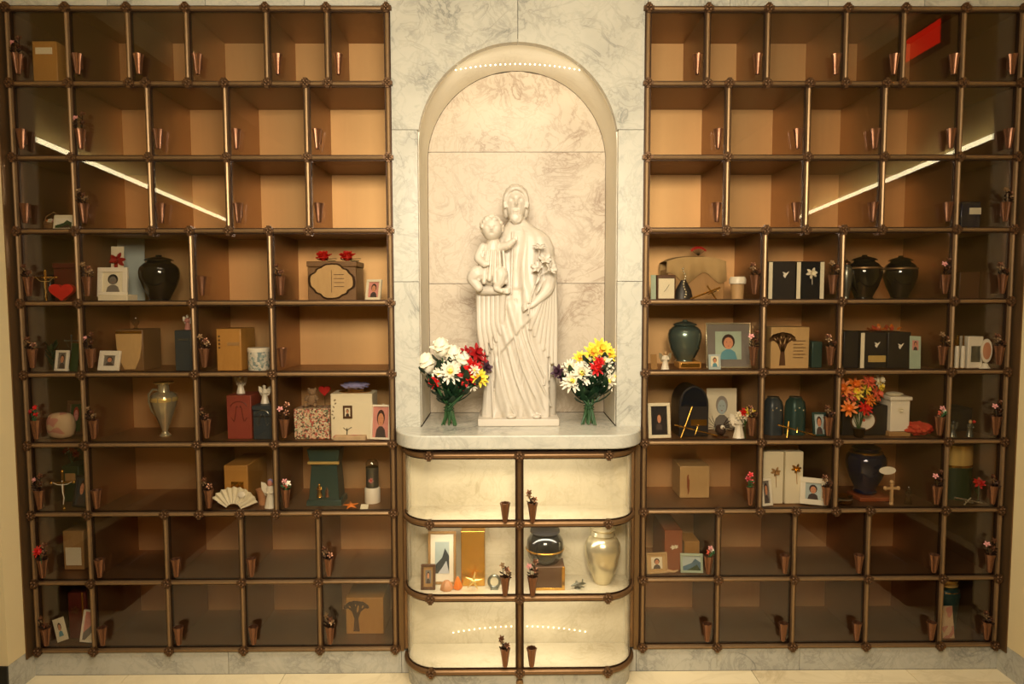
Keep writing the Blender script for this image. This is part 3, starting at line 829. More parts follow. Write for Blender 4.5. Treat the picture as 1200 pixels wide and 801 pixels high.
for k in range(60):                               # curls
    a = rnd.uniform(0, 2 * PI); p = rnd.uniform(.15, 1.5)
    v = Vector((math.cos(a) * math.cos(p), math.sin(a) * math.cos(p), math.sin(p)))
    if v.y < -.55 and v.z < .62: continue
    ch.ball(chc + Vector((v.x * .038, v.y * .038 + .003, v.z * .044)), rnd.uniform(.007, .0105), 8, 6)
for e in (-1, 1): ch.ball(chc + Vector((e * .037, .002, -.004)), (.006, .006, .010), 8, 6)
chain(ch, [(lx(588), cy - .008, lz(291), .017), (lx(596), cy - .022, lz(289), .0145), (lx(602), cy - .030, lz(284), .010)])
for k in range(4): chain(ch, [(lx(602), cy - .030, lz(282) + (k - 1.5) * .003, .0034), (lx(606), cy - .032, lz(281) + (k - 1.5) * .004, .0028)], 6)
chain(ch, [(lx(567), cy - .005, lz(291), .017), (lx(561), cy - .026, lz(304), .0165), (lx(569), cy - .048, lz(311), .012)])
for k in range(4): chain(ch, [(lx(569), cy - .052, lz(311) + (k - 1.5) * .003, .0038), (lx(574), cy - .056, lz(310) + (k - 1.5) * .0035, .0030)], 6)
chain(ch, [(lx(572), cy - .005, lz(322), .030), (lx(560), cy - .024, lz(320), .028), (lx(555), cy - .020, lz(327), .024), (lx(562), cy - .026, lz(337), .016)])
chain(ch, [(lx(580), cy - .005, lz(322), .032), (lx(588), cy - .030, lz(321), .027), (lx(586), cy - .034, lz(331), .020), (lx(581), cy - .038, lz(338), .011), (lx(588), cy - .050, lz(341), .008)])
o = ch.build('child_figure', 'marble_statue', stat); remesh(o, .0019, 1)
# lilies
ly = MB()
st = [(H.x - .006, H.y - .006, H.z - .03), (H.x + .004, H.y - .006, H.z + .03), (lx(630), -.10, lz(325)), (lx(631), -.098, lz(296))]
ly.tube(st, .0028, 8)
for k, (px, py, dd) in enumerate([(630, 315, (-.5, -.8, .5)), (643, 316, (.6, -.8, .4)), (637, 306, (.1, -1, .7)), (631, 294, (0, -.5, 1))]):
    c = Vector((lx(px), -.105, lz(py))); ly.tube([st[2], c], .002, 6); ly.blossom(c, dd, .027, 6, 1, .8, k); ly.ball(c, .004, 8, 6)
for a, b_ in (((626, 335), (633, 322)), ((627, 345), (637, 336))):
    ly.petal((lx(a[0]), -.112, lz(a[1])), (.5, -.2, .8), (1, 0, 0), .035, .010, .2)
o = ly.build('lily_stem', 'marble_statue', stat)
so = o.modifiers.new('solid', 'SOLIDIFY'); so.thickness = .0022

# ------------------------------------------------------------------ the two bouquets on the ledge
def bouquet(label, tie, base, heads, leaves, Y):
    s_ = S(Y); T = at(*tie, Y); B_ = Vector((at(base, 495, Y).x, Y, LEDGE))
    t = thing('flower_bouquet', label, 'flowers', B_)
    L = lambda px, py, dy=0: at(px, py, Y + dy) - B_
    mb = MB(); rnd = random.Random(5); tl = T - B_
    for k, h in enumerate(heads):
        p = L(h[0], h[1], h[4]); q = tl + Vector((rnd.uniform(-.012, .012), rnd.uniform(-.012, .012), 0))
        foot = Vector((q.x * .8 + rnd.uniform(-.024, .024), q.y + rnd.uniform(-.02, .02), .003))
        mb.tube([foot, q, q.lerp(p, .5) + Vector((0, 0, -.006)), p], .0028, 6)
    mb.build('stems', 'stem', t)
    mb = MB(); mb.tube([(tl.x + .019 * math.cos(a), tl.y + .019 * math.sin(a), tl.z - .012 + .001 * k) for k, a in enumerate([.6 * i for i in range(21)])], .002, 5); mb.build('tie', 'leaf', t)
    mb = MB()
    for k in range(leaves):
        a = rnd.uniform(0, 2 * PI); h = rnd.choice(heads); p = tl.lerp(L(h[0], h[1], h[4]), rnd.uniform(.12, .85))
        mb.petal(p, (math.cos(a), math.sin(a) * .8 - .2, rnd.uniform(.1, 1)), (math.sin(a), -math.cos(a), 0), rnd.uniform(.045, .075), .026, -.3)
    mb.build('leaves', 'leaf_dark', t)
    for k, (px, py, kind, r_, dy) in enumerate(heads):
        c = L(px, py, dy); r_ = r_ * s_ * 1.18; d = ((px - tie[0]) * .02, -1, .55); mb = MB()
        if kind == 'rose_white': mb.use('white_petal').blossom(c, (d[0] * .5, -.6, 1), r_ * 1.1, 5, 3, 1.0, k); mb.ball(c + Vector((0, 0, r_ * .3)), (r_ * .72, r_ * .72, r_ * .92), 16, 12, lambda v: 1 + .07 * math.sin(math.atan2(v.x, v.y) * 4 + v.z * 5))
        elif kind == 'mum': mb.use('white_petal').blossom(c, d, r_, 13, 3, .35, k); mb.use('yellow').ball(c + Vector((0, -r_ * .25, r_ * .1)), r_ * .22, 8, 6)
        elif kind == 'red': mb.use('red').blossom(c, d, r_, 8, 3, .4, k); mb.ball(c, r_ * .4, 8, 6)
        elif kind == 'deep': mb.use('red_deep').blossom(c, d, r_, 7, 2, .6, k)
        elif kind == 'yellow': mb.use('yellow').blossom(c, d, r_, 9, 3, .45, k); mb.use('orange').ball(c + Vector((0, -r_ * .3, 0)), r_ * .2, 8, 6)
        elif kind == 'plum': mb.use('plum').blossom(c, d, r_, 6, 2, .9, k)
        mb.build('bloom', None, t, smooth=60)
    return t
bouquet('bouquet of white roses, red and yellow blooms, left of the statue', (526, 478), 527,
        [(517, 411, 'rose_white', 11, 0), (500, 430, 'rose_white', 12, 0), (531, 421, 'rose_white', 12, .02), (543, 426, 'rose_white', 11, .01), (528, 436, 'mum', 13, -.02), (515, 440, 'mum', 9, 0),
         (509, 448, 'red', 7, -.02), (553, 430, 'red', 10, -.01), (547, 441, 'red', 11, -.02), (558, 414, 'deep', 10, 0), (562, 422, 'deep', 9, .01), (561, 443, 'yellow', 10, -.02), (556, 434, 'mum', 6, -.03),
         (541, 456, 'red', 4, 0), (569, 431, 'plum', 7, 0), (546, 413, 'deep', 7, .01), (553, 452, 'mum', 6, 0)], 110, .03)
bouquet('bouquet of white chrysanthemums with yellow and red blooms, right of the statue', (690, 476), 685,
        [(703, 411, 'yellow', 13, .01), (694, 414, 'yellow', 10, 0), (713, 415, 'yellow', 9, .01), (680, 420, 'yellow', 8, .02), (690, 424, 'mum', 9, 0), (706, 425, 'mum', 12, 0), (668, 431, 'mum', 9, 0),
         (682, 438, 'mum', 13, -.02), (671, 447, 'mum', 12, -.02), (691, 441, 'mum', 8, -.01), (699, 432, 'red', 8, -.03), (702, 424, 'red', 6, -.03), (714, 447, 'mum', 10, 0), (720, 441, 'mum', 8, .01),
         (655, 436, 'plum', 8, .0), (660, 442, 'plum', 6, 0), (719, 424, 'plum', 7, .02)], 120, .03)
wood('walnut', (104, 76, 48), (132, 98, 62))

# ------------------------------------------------------------------ keepsakes inside the niches
def zfloor(row):
    if isinstance(row, str): return RZ[int(row[1]) + 1] + .0045
    return ROWZ[row + 1] + .0055
def spec(px0, px1, pyt, row, Y):
    a = at(px0, pyt, Y); b = at(px1, pyt, Y); z = zfloor(row)
    return (a.x + b.x) / 2, b.x - a.x, a.z - z, z
def box_urn(label, px0, px1, pyt, row, Y, dep, m, deco=None, name='box_urn', cat='urn', rz=0, group=None, lid=None, z=None):
    x, w, h, z0 = spec(px0, px1, pyt, row, Y)
    t = thing(name, label, cat, (x, Y + dep / 2, z0), rz, group)
    hb = h if not lid else h * .86
    MB().box(-w / 2, w / 2, -dep / 2, dep / 2, 0, hb).build('body', m, t, bevel=.003)
    if lid: MB().box(-w / 2 - .003, w / 2 + .003, -dep / 2 - .003, dep / 2, hb + .0004, h).build('lid', lid, t, bevel=.003)
    if deco: deco(t, w, h, -dep / 2 - .0003)
    return t
def plaque(m, u0, u1, v0, v1):
    def f(t, w, h, y): MB().box(u0 * w, u1 * w, y - .0018, y, v0 * h, v1 * h).build('plaque', m, t, bevel=.0005)
    return f
def both(*fs):
    def f(t, w, h, y):
        for g in fs: g(t, w, h, y)
    return f
def tree_deco(m, cx=0, sc=1.0):
    def f(t, w, h, y):
        mb = MB().use(m); rnd = random.Random(int(w * 1e4)); s_ = min(w, h)
        def br(p, a, l, r_, d):
            q = (p[0] + l * math.cos(a), p[1] + l * math.sin(a))
            n_ = (-math.sin(a) * r_, math.cos(a) * r_); r2 = r_ * .62; m_ = (-math.sin(a) * r2, math.cos(a) * r2)
            mb.prism([(p[0] - n_[0], p[1] - n_[1]), (q[0] - m_[0], q[1] - m_[1]), (q[0] + m_[0], q[1] + m_[1]), (p[0] + n_[0], p[1] + n_[1])], y - .0016, y)
            if d == 0:
                mb.disc(q, .005 * s_ / .09, .0035 * s_ / .09, y, 8, .0014); return
            for da in (-.55, .05, .5): br(q, a + da + rnd.uniform(-.12, .12), l * .62, r2, d - 1)
        br((cx * w, .08 * h), PI / 2, .36 * h * sc, .085 * s_ * sc, 3)
        mb.build('tree_carving', None, t, smooth=0)
    return f
def dove(m, cx, cz, sc=1.0):
    def f(t, w, h, y):
        s_ = sc * h; ox, oz = cx * w, cz * h
        P = [(-.20, .16), (-.10, .02), (-.14, -.10), (-.02, -.22), (.04, -.08), (.10, .0), (.22, .20), (.10, .12), (.02, .06), (-.04, .12)]
        mb = MB(); mb.prism([(ox + px * s_, oz + pz * s_) for px, pz in P], y - .0016, y)
        mb.ball((ox - .13 * s_, y - .001, oz - .04 * s_), (.028 * s_, .0015, .026 * s_), 8, 6)
        mb.build('dove_emblem', m, t, smooth=0)
    return f
def rose_deco(m, cx, cz, r_):
    def f(t, w, h, y):
        mb = MB().use(m); mb.blossom((cx * w, y - .001, cz * h), (0, -1, 0), r_ * h, 6, 2, .2, 1); mb.tube([(cx * w, y - .001, cz * h), (cx * w + .02 * h, y - .001, (cz - .3) * h)], .0012, 6)
        mb.build('flower_emblem', None, t)
    return f
def portrait(t, w, h, y, bg, skin='skin', hair='hair_dark', shirt='shirt_dark'):
    mb = MB(); mb.use(bg).box(-w / 2, w / 2, y - .0008, y, -h / 2, h / 2)
    mb.use(shirt).prism([(-.34 * w, -.5 * h), (.34 * w, -.5 * h), (.26 * w, -.24 * h), (.1 * w, -.14 * h), (-.1 * w, -.14 * h), (-.26 * w, -.24 * h)], y - .0012, y - .0009)
    mb.use(hair).disc((0, .14 * h), .25 * w, .26 * h, y - .0013, 20, .0004)
    mb.use(skin).disc((0, .08 * h), .18 * w, .21 * h, y - .0018, 20, .0004)
    mb.use('hair_dark'); [mb.disc((e * .07 * w, .12 * h), .018 * w, .014 * h, y - .0023, 8, .0003) for e in (-1, 1)]
    mb.use('red_deep').disc((0, -.02 * h), .04 * w, .012 * h, y - .0023, 8, .0003)
    return mb.build('picture', None, t, smooth=0)
def scenic(t, w, h, y, sky, hill, extra=None):
    mb = MB(); mb.use(sky).box(-w / 2, w / 2, y - .0008, y, -h / 2, h / 2)
    mb.use(hill).prism([(-.5 * w, -.5 * h), (.5 * w, -.5 * h), (.5 * w, .05 * h), (.2 * w, .3 * h), (0, .0), (-.2 * w, -.1 * h), (-.5 * w, -.25 * h)], y - .0013, y - .0009)
    if extra: mb.use(extra).prism([(-.3 * w, -.5 * h), (.5 * w, -.5 * h), (.3 * w, -.1 * h), (0, -.32 * h)], y - .0018, y - .0014)
    return mb.build('picture', None, t, smooth=0)
def frame(label, px0, px1, pyt, row, Y, m='white_ceramic', matm=None, bw=.12, pic='portrait', rz=0, tilt=8, pk=None, name='framed_photo', zoff=0, roll=0):
    x, w, h, z0 = spec(px0, px1, pyt, row, Y); h = h - zoff; z0 += zoff
    t = thing(name, label, 'picture frame', (x, Y, z0), rz, None); t.rotation_euler = (R(-tilt), R(roll), rz)
    b = bw * min(w, h); d = .010
    mb = MB()
    mb.box(-w / 2, w / 2, -d / 2, d / 2, 0, b); mb.box(-w / 2, w / 2, -d / 2, d / 2, h - b, h)
    mb.box(-w / 2, -w / 2 + b, -d / 2, d / 2, b, h - b); mb.box(w / 2 - b, w / 2, -d / 2, d / 2, b, h - b)
    mb.box(-w / 2 + b * .5, w / 2 - b * .5, d / 2 - .003, d / 2, b * .5, h - b * .5)
    fo = mb.build('frame', m, t, bevel=.0012)
    iw, ih = w - 2 * b, h - 2 * b; yy = d / 2 - .0035
    if matm:
        MB().box(-iw / 2, iw / 2, yy - .0006, yy, b, h - b).build('mount', matm, fo, smooth=0); yy -= .0008; pw, ph = iw * .62, ih * .66
    else: pw, ph = iw, ih
    pk = pk or {}
    p = portrait(fo, pw, ph, yy, **({'bg': 'paper'} | pk)) if pic == 'portrait' else scenic(fo, pw, ph, yy, **pk)
    p.location = (0, 0, h / 2)
    mb = MB(); mb.box(-.008, .008, 0, .0025, 0, h * .72)
    s_ = mb.build('stand', m, t); s_.location = (0, d / 2 + h * math.sin(R(tilt)) * .0 + .001 + .028, .002 ); s_.rotation_euler = (R(18 + tilt) if h > .05 else R(30), 0, 0)
    s_.location = (0, d / 2 + .001 + h * .72 * math.sin(R(22)), h * .03); s_.rotation_euler = (R(22), 0, 0)
    return t
def card(label, px0, px1, pyt, row, Y, m='paper', deco=None, tilt=8, rz=0, name='photo_card', zoff=0, th=.0016, roll=0, cat='card'):
    x, w, h, z0 = spec(px0, px1, pyt, row, Y); h -= zoff
    t = thing(name, label, cat, (x, Y, z0 + zoff), rz, None); t.rotation_euler = (R(-tilt), R(roll), rz)
    MB().box(-w / 2, w / 2, -th / 2, th / 2, 0, h).build('sheet', m, t, smooth=0)
    if deco == 'portrait':
        p = portrait(t, w * .62, h * .66, -th / 2 - .0003, 'paper', shirt='shirt_blue'); p.location = (0, 0, h * .54)
    elif deco: deco(t, w, h, -th / 2 - .0002)
    return t
URN = [(.55, 0), (.58, .03), (.50, .06), (.56, .12), (.80, .30), (.97, .50), (1.0, .62), (.95, .72), (.78, .80), (.60, .84), (.56, .86)]
LID = [(.58, .862), (.70, .87), (.72, .885), (.64, .91), (.5, .93), (.3, .955), (.16, .965), (.14, .98), (.16, .995), (.05, 1.0)]
def round_urn(label, px0, px1, pyt, row, Y, m='black_gloss', lidm=None, band=None, prof=None, lid=None, base=None, zoff=0, name='round_urn', group=None):
    x, w, h, z0 = spec(px0, px1, pyt, row, Y); r_ = w / 2; h -= zoff
    t = thing(name, label, 'urn', (x, Y + r_, z0 + zoff), 0, group)
    MB().lathe([(a * r_, b * h) for a, b in (prof or URN)], 40).build('body', m, t, smooth=50)
    MB().lathe([(a * r_, b * h) for a, b in (lid or LID)], 40).build('lid', lidm or m, t, smooth=50)
    if band:
        bm, zz, rr = band
        mb = MB(); q = 0
        P = [(rr * r_, (zz - .02) * h), (rr * r_ + .0016, (zz - .012) * h), (rr * r_ + .0016, (zz + .012) * h), (rr * r_, (zz + .02) * h), (rr * r_ - .003, (zz) * h)]
        mb.lathe([(rr * r_ - .002, (zz - .025) * h)] + P[:4] + [(rr * r_ - .003, (zz + .025) * h)], 40).build('band', bm, t)
    if base: MB().box(-r_ * .62, r_ * .62, -r_ * .62, r_ * .62, -.0001 - zoff, -.0002).build('base', base, t)
    return t
def small(name, label, cat, px, row, Y, mb, m=None, rz=0, bevel=0, group=None, part=None):
    x = at(px, 400, Y).x; z = zfloor(row)
    t = thing(name, label, cat, (x, Y, z), rz, group); mb.build(part or 'body', m, t, bevel=bevel); return t
def mini_person(mb, h, body, skin='white_ceramic', wings=None, hair=None):
    """little robed figurine"""
    mb.use(body).lathe([(.22 * h, 0), (.21 * h, .02 * h), (.15 * h, .3 * h), (.115 * h, .5 * h), (.15 * h, .66 * h), (.13 * h, .74 * h), (.05 * h, .79 * h)], 20, 8, .06, 1, .8)
    mb.tube([(-.12 * h, 0, .70 * h), (-.17 * h, -.05 * h, .55 * h), (-.04 * h, -.14 * h, .54 * h)], [.045 * h, .045 * h, .03 * h], 8)
    mb.tube([(.12 * h, 0, .70 * h), (.17 * h, -.05 * h, .55 * h), (.04 * h, -.14 * h, .54 * h)], [.045 * h, .045 * h, .03 * h], 8)
    mb.use(skin).ball((0, -.01 * h, .88 * h), (.09 * h, .10 * h, .12 * h), 14, 10)
    if hair: mb.use(hair).ball((0, .02 * h, .91 * h), (.10 * h, .10 * h, .115 * h), 12, 8)
    if wings:
        for e in (-1, 1):
            mb.use(wings)
            P = [(e * .03 * h, .62 * h), (e * .20 * h, .86 * h), (e * .34 * h, .90 * h), (e * .33 * h, .66 * h), (e * .22 * h, .42 * h), (e * .10 * h, .38 * h)]
            mb.prism(P if e > 0 else P[::-1], .05 * h, .075 * h)
    return mb
def cross_mb(h, w, th, zc=.68, fancy=True, figure=None, m='gold'):
    mb = MB().use(m); mb.box(-th / 2, th / 2, -th / 2, th / 2, 0, h); mb.box(-w / 2, -th / 2 - .0001, -th / 2, th / 2, h * zc - th / 2, h * zc + th / 2); mb.box(th / 2 + .0001, w / 2, -th / 2, th / 2, h * zc - th / 2, h * zc + th / 2)
    if fancy:
        for p in ((0, h), (-w / 2, h * zc), (w / 2, h * zc), (0, 0)): mb.ball((p[0], 0, p[1]), th * .95, 8, 6)
    if figure:
        mb.use(figure); y = -th * .9
        mb.tube([(0, y, h * .12), (.004, y - .001, h * .3), (0, y, h * .45), (0, y, h * .66)], [th * .22, th * .3, th * .34, th * .42], 8)
        for e in (-1, 1): mb.tube([(0, y, h * .64), (e * w * .22, y + .001, h * .655), (e * w * .42, y + .001, h * zc + .002)], [th * .25, th * .2, th * .14], 6)
        mb.ball((0, y - .001, h * .74), (th * .35, th * .35, th * .45), 8, 6)
    return mb
def lean_cross(label, p0, p1, c0, c1, row, Y, m='gold', th=.006, name='crucifix'):
    """a cross laid leaning: shaft pixel ends p0-p1, arm pixel ends c0-c1"""
    A_, B_, C_, D_ = [at(*p, Y) for p in (p0, p1, c0, c1)]
    z = zfloor(row); lo = min(A_.z, B_.z, C_.z, D_.z); dz = z - lo + th * .6
    t = thing(name, label, 'cross', (A_.x, Y, z)); off = Vector((-A_.x, -Y, -z + dz))
    A_, B_, C_, D_ = [v + off for v in (A_, B_, C_, D_)]
    A_.y += .0; B_.y += .02; C_.y -= .008; D_.y -= .004
    MB().tube([A_, B_], th * .55, 8).build('shaft', m, t); MB().tube([C_, D_], th * .45, 8).build('arm', m, t)
    mb = MB(); mid = (C_ + D_) / 2; mb.tube([mid + Vector((0, -th, 0)) + (B_ - A_) * s_ for s_ in (-.14, 0, .12)], [th * .25, th * .4, th * .3], 8); mb.ball(mid + Vector((0, -th, 0)) + (B_ - A_) * .16, th * .4, 8, 6)
    mb.build('figure', m, t); return t
def roses(label, pxs, py, Y, row, r_, m, name='silk_rose', z=None, group='silk roses on the carved box'):
    for k, (px, lb) in enumerate(zip(pxs, label)):
        p = at(px, py, Y); zz = z if z is not None else p.z
        t = thing(name, lb, 'flower', (p.x, Y, zz), 0, group)
        mb = MB().use(m); mb.blossom((0, 0, r_ * .30), (0, -.5, .9), r_ * 1.15, 5, 4, .75, k + 3); mb.ball((0, 0, r_ * .55), (r_ * .62, r_ * .6, r_ * .5), 20, 14, lambda v: 1 + .10 * math.sin(math.atan2(v.x, v.y) * 3 + v.z * 9)); mb.build('bloom', None, t)
        mb = MB(); mb.petal((.2 * r_, 0, .1 * r_), (1, -.2, .25), (0, 1, 0), r_ * 1.6, r_ * .7, -.15); mb.petal((-.2 * r_, .2 * r_, .1 * r_), (-.6, .6, .15), (0, 1, 0), r_ * 1.3, r_ * .6, -.1); mb.tube([(0, 0, .3 * r_), (.5 * r_, .4 * r_, .06 * r_), (1.4 * r_, .6 * r_, .05 * r_)], r_ * .06, 6); mb.build('leaves', 'leaf', t)

# ---- left bank
box_urn('tan wooden box urn with small pale plaque, in the top left corner niche', 37, 66, 48, 0, .06, .12, 'wood_gold', plaque('paper', -.36, .32, .72, .86))
mb = MB(); W = .030
for k in range(7): mb.tube([(W * (1 + .03 * k) * math.cos(a), W * .8 * (1 + .03 * k) * math.sin(a), .003 + .0052 * k) for a in [2 * PI * i / 24 for i in range(24)]], .0032, 6, closed=True)
mb.lathe([(.028, 0), (.028, .003)], 20); mb.tube([(-.036, 0, .03), (-.030, 0, .06), (0, 0, .078), (.030, 0, .06), (.036, 0, .03)], .0022, 6)
bk = small('wicker_basket', 'little wicker basket with hoop handle behind a small card, third row at far left', 'basket', 70, 2, .12, mb, 'wicker')
mb = MB()
for k in range(7):
    a = 2 * PI * k / 7; mb.use(['pink', 'orange', 'white_petal'][k % 3]).blossom((.017 * math.cos(a), .013 * math.sin(a), .042), (math.cos(a), math.sin(a) - .5, 1), .012, 6, 2, .6, k)
mb.build('flowers', None, bk)
card('small cream photo card in front of the wicker basket', 61, 85, 251, 2, .05, 'paper', lambda t, w, h, y: scenic(t, w * .8, h * .6, y, 'white_ceramic', 'leaf', 'hair_dark').__setattr__('location', (0, 0, h * .5)), tilt=12)
small('crucifix', 'gold crucifix standing in fourth row niche at far left', 'cross', 54, 3, .05, cross_mb(.108, .080, .0055, .78, figure='gold_bright'), part='cross')
box_urn('burgundy box urn behind the gold crucifix', 62, 88, 308, 3, .11, .12, 'wood_red', lid='wood_red')
mb = MB()
hp = [(16 * math.sin(a) ** 3 / 16, (13 * math.cos(a) - 5 * math.cos(2 * a) - 2 * math.cos(3 * a) - math.cos(4 * a)) / 16) for a in [2 * PI * i / 40 for i in range(40)]]
mb.prism([(x * .042, z * .036 + .036) for x, z in hp[::-1]], -.011, .011)
small('red_heart', 'glossy red heart shaped box beside the burgundy box urn', 'keepsake', 76, 3, .045, mb, 'red', bevel=.006, rz=.1)
box_urn('slim dark blue bottle box behind the gold crucifix', 45, 54, 322, 3, .10, .04, 'navy', name='gift_box', cat='box')
for k, (a, b, p, Y, lb) in enumerate([(48, 71, 302, .27, 'white prayer card leaning at the back above the burgundy box')]):
    card(lb, a, b, p, 3, Y, 'paper', tilt=4)
# L4 c2
fr = box_urn('flat pale book lying under the white framed photograph', 114, 149, 345, 3, .05, .07, 'paper', name='book', cat='book')
frame('white framed black and white photograph standing on a flat book', 113, 148, 313, 3, .07, 'white_ceramic', None, .16, pk=dict(bg='paper', hair='charcoal', skin='mat_grey', shirt='mat_grey'), zoff=.019, tilt=6)
round_urn('shiny black round urn beside the white framed photograph, fourth row of left bank', 151, 197, 297, 3, .06, 'black_gloss', 'black_gloss')
card('pale blue card standing at the back of the niche with the shiny black urn', 131, 163, 279, 3, .22, 'paper_blue', tilt=3)
card('small white card with a rose standing behind the white framed photograph', 127, 142, 288, 3, .10, 'paper', rose_deco('red_deep', 0, .75, .14), tilt=5)
# L4 c4 carved box
def ornate(t, w, h, y):
    P = []
    for i in range(64):
        a = 2 * PI * i / 64; q = 1 + .10 * math.cos(4 * a) + .05 * math.cos(8 * a + .4)
        P.append((.38 * w * math.copysign(abs(math.cos(a)) ** .6, math.cos(a)) * q, h * .50 + .36 * h * math.copysign(abs(math.sin(a)) ** .6, math.sin(a)) * q))
    mb = MB().use('bronze_dark').prism([(x * 1.12, (z - h * .5) * 1.1 + h * .5) for x, z in P], y - .003, y); mb.build('carved_border', None, t, bevel=.001)
    mb = MB().use('wood_pale').prism(P, y - .005, y - .0031); mb.use('wood_brown').box(-.001, .001, y - .0056, y - .0051, h * .22, h * .78)
    for k in range(4): mb.use('wood_brown').box(.05 * w, .26 * w, y - .0055, y - .0051, h * (.36 + .1 * k), h * (.375 + .1 * k))
    mb.build('plaque', None, t)
big = box_urn('carved brown wooden box urn with ornate plaque and two red roses on top', 360, 417, 306, 3, .06, .13, 'walnut', ornate, lid='walnut')
zt = at(380, 306, .06).z
roses(['red silk rose on the left of the carved box top', 'red silk rose on the right of the carved box top'], [379, 407], 300, .09, 3, .029, 'red', z=zt + .002)
frame('small pale framed photo leaning beside the carved brown box', 427, 446, 328, 3, .07, 'paper', None, .16, pk=dict(bg='pink'), rz=R(-14), tilt=14)
# L5
frame('tiny white framed photo at far left of fifth row', 62, 79, 411, 4, .05, 'white_ceramic', None, .16, rz=R(-10), tilt=10, pk=dict(bg='mat_grey'))
card('small green card leaning beside the tiny white frame', 79, 90, 402, 4, .06, 'leaf', tilt=10, rz=R(-15))
small('crucifix', 'thin silver crucifix at far left of fifth row', 'cross', 84, 4, .12, cross_mb(.125, .05, .004, .85, figure='pewter', m='pewter'), part='cross')
small('silk_plant', 'dark green silk plant at far left of fifth row', 'plant', 55, 4, .10, (lambda mb: [mb.petal((0, 0, .01 + .006 * k), (math.cos(k * 2.4), math.sin(k * 2.4), .9), (math.sin(k * 2.4), -math.cos(k * 2.4), 0), .035, .014, -.2) for k in range(14)] and mb.tube([(0, 0, 0), (0, 0, .10)], .002, 6))(MB()), 'leaf_dark', part='leaves')
def shield(t, w, h, y):
    P = [(-.48 * w, .90 * h), (-.46 * w, .60 * h), (-.38 * w, .30 * h), (-.20 * w, .04 * h), (.20 * w, .04 * h), (.38 * w, .30 * h), (.46 * w, .60 * h), (.48 * w, .90 * h)]
    MB().prism(P[:], y - .004, y).build('shield', 'wood_pale', t, bevel=.001)
    MB().box(-.46 * w, .46 * w, y - .006, y, .905 * h, .96 * h).build('gold_edge', 'gold', t)
sh = box_urn('tan box urn with tapering shield front and crystal ornament on top', 135, 167, 386, 4, .07, .13, 'walnut', shield)
p = at(156, 386, .10); mb = MB(); mb.lathe([(.010, 0), (.006, .004), (.004, .010), (.010, .018), (.013, .028), (.008, .034)], 10, 5, .2); mb.ball((0, 0, .038), .006, 8, 6)
o = thing('crystal_ornament', 'small crystal ornament standing on the shield fronted box', 'ornament', (p.x, .12, at(150, 386, .07).z + .0006)); mb.build('crystal', 'crystal', o)
frame('white framed small portrait leaning before the shield fronted box', 113, 139, 412, 4, .04, 'white_ceramic', None, .24, rz=R(-6), tilt=14, pk=dict(bg='mat_grey'))
box_urn('dark slate box urn with a pale figurine standing on it', 204, 224, 387, 4, .06, .10, 'slate', plaque('pewter', -.3, .3, .75, .8))
p = at(217, 387, .09); o = thing('angel_figurine', 'pale pink angel figurine standing on the dark slate box urn', 'figurine', (p.x, .11, at(210, 387, .06).z + .0006)); mini_person(MB(), .056, 'pink', 'white_ceramic', 'white_ceramic', 'resin_tan').build('body', None, o)
box_urn('golden oak box urn beside a floral tin, fifth row of left bank', 253, 282, 385, 4, .06, .14, 'wood_gold', both(plaque('wood_tan', -.06, .44, .60, .68), *[plaque('wood_brown', -.42, -.34, .80 - .09 * k, .84 - .09 * k) for k in range(4)]))
x, w, h, z0 = spec(286, 311, 408, 4, .06)
o = thing('floral_tin', 'round white and blue floral tin with lid beside the oak box', 'tin', (x, .06 + w / 2, z0)); MB().lathe([(w / 2 * .96, 0), (w / 2, .003), (w / 2, h * .82)], 32).build('body', 'tin_floral', o); MB().lathe([(w / 2 * 1.04, h * .821), (w / 2 * 1.04, h * .97), (w / 2 * .98, h)], 32).build('lid', 'white_ceramic', o)
# L6
x, w, h, z0 = spec(53, 82, 484, 5, .07); qb = MB(); qb.ball((0, 0, h * .5), (w * .52, .030, h * .5), 20, 14, lambda v: 1 / max(abs(v.x), abs(v.z), .75) ** .55)
small('patchwork_pillow', 'small pink patchwork pillow standing at far left of sixth row', 'pillow', 67, 5, .09, qb, 'quilt')
frame('brown framed rose picture behind the patchwork pillow', 76, 97, 470, 5, .14, 'wood_brown', None, .2, pk=dict(bg='leaf', hair='red_deep', skin='pink', shirt='leaf'))
x, w, h, z0 = spec(70, 90, 472, 5, .17)
mb = MB(); k = w * .5
AM = [(.42, 0), (.46, .02), (.30, .05), (.20, .09), (.24, .12), (.52, .30), (.86, .52), (1.0, .66), (.97, .74), (.78, .79), (.46, .81), (.42, .84), (.42, .93), (.62, .955), (.74, .97)]
x, w, h, z0 = spec(169, 201, 448, 5, .08)
am = thing('amphora_vase', 'tall golden silver amphora vase with curved handle alone in sixth row', 'vase', (x, .12, z0)); r_ = w / 2 * .92
MB().lathe([(a * r_, b * h) for a, b in AM], 36, 12, .03).build('body', 'silver', am, smooth=50); MB().lathe([(.74 * r_, h * .9705), (.80 * r_, h * .985), (.3 * r_, h * .995), (.1 * r_, h)], 24).build('lid', 'gold_bright', am)
MB().tube([(-.42 * r_, 0, h * .84), (-.9 * r_, 0, h * .85), (-1.22 * r_, 0, h * .76), (-1.22 * r_, 0, h * .62), (-1.0 * r_, 0, h * .46), (-.72 * r_, 0, h * .38)], .0044, 8).build('handle', 'silver', am)
MB().lathe([(.99 * r_, h * .64), (1.03 * r_, h * .66), (1.02 * r_, h * .70), (.97 * r_, h * .72)], 36, 18, .02).build('band', 'gold_bright', am)
def angel_top(px, py_top, Yb, ztop, lb, hgt):
    p = at(px, py_top, Yb); o = thing('angel_figurine', lb, 'figurine', (p.x, Yb, ztop + .0008))
    mini_person(MB(), hgt, 'white_ceramic', 'white_ceramic', 'white_ceramic', 'gold').build('body', None, o)
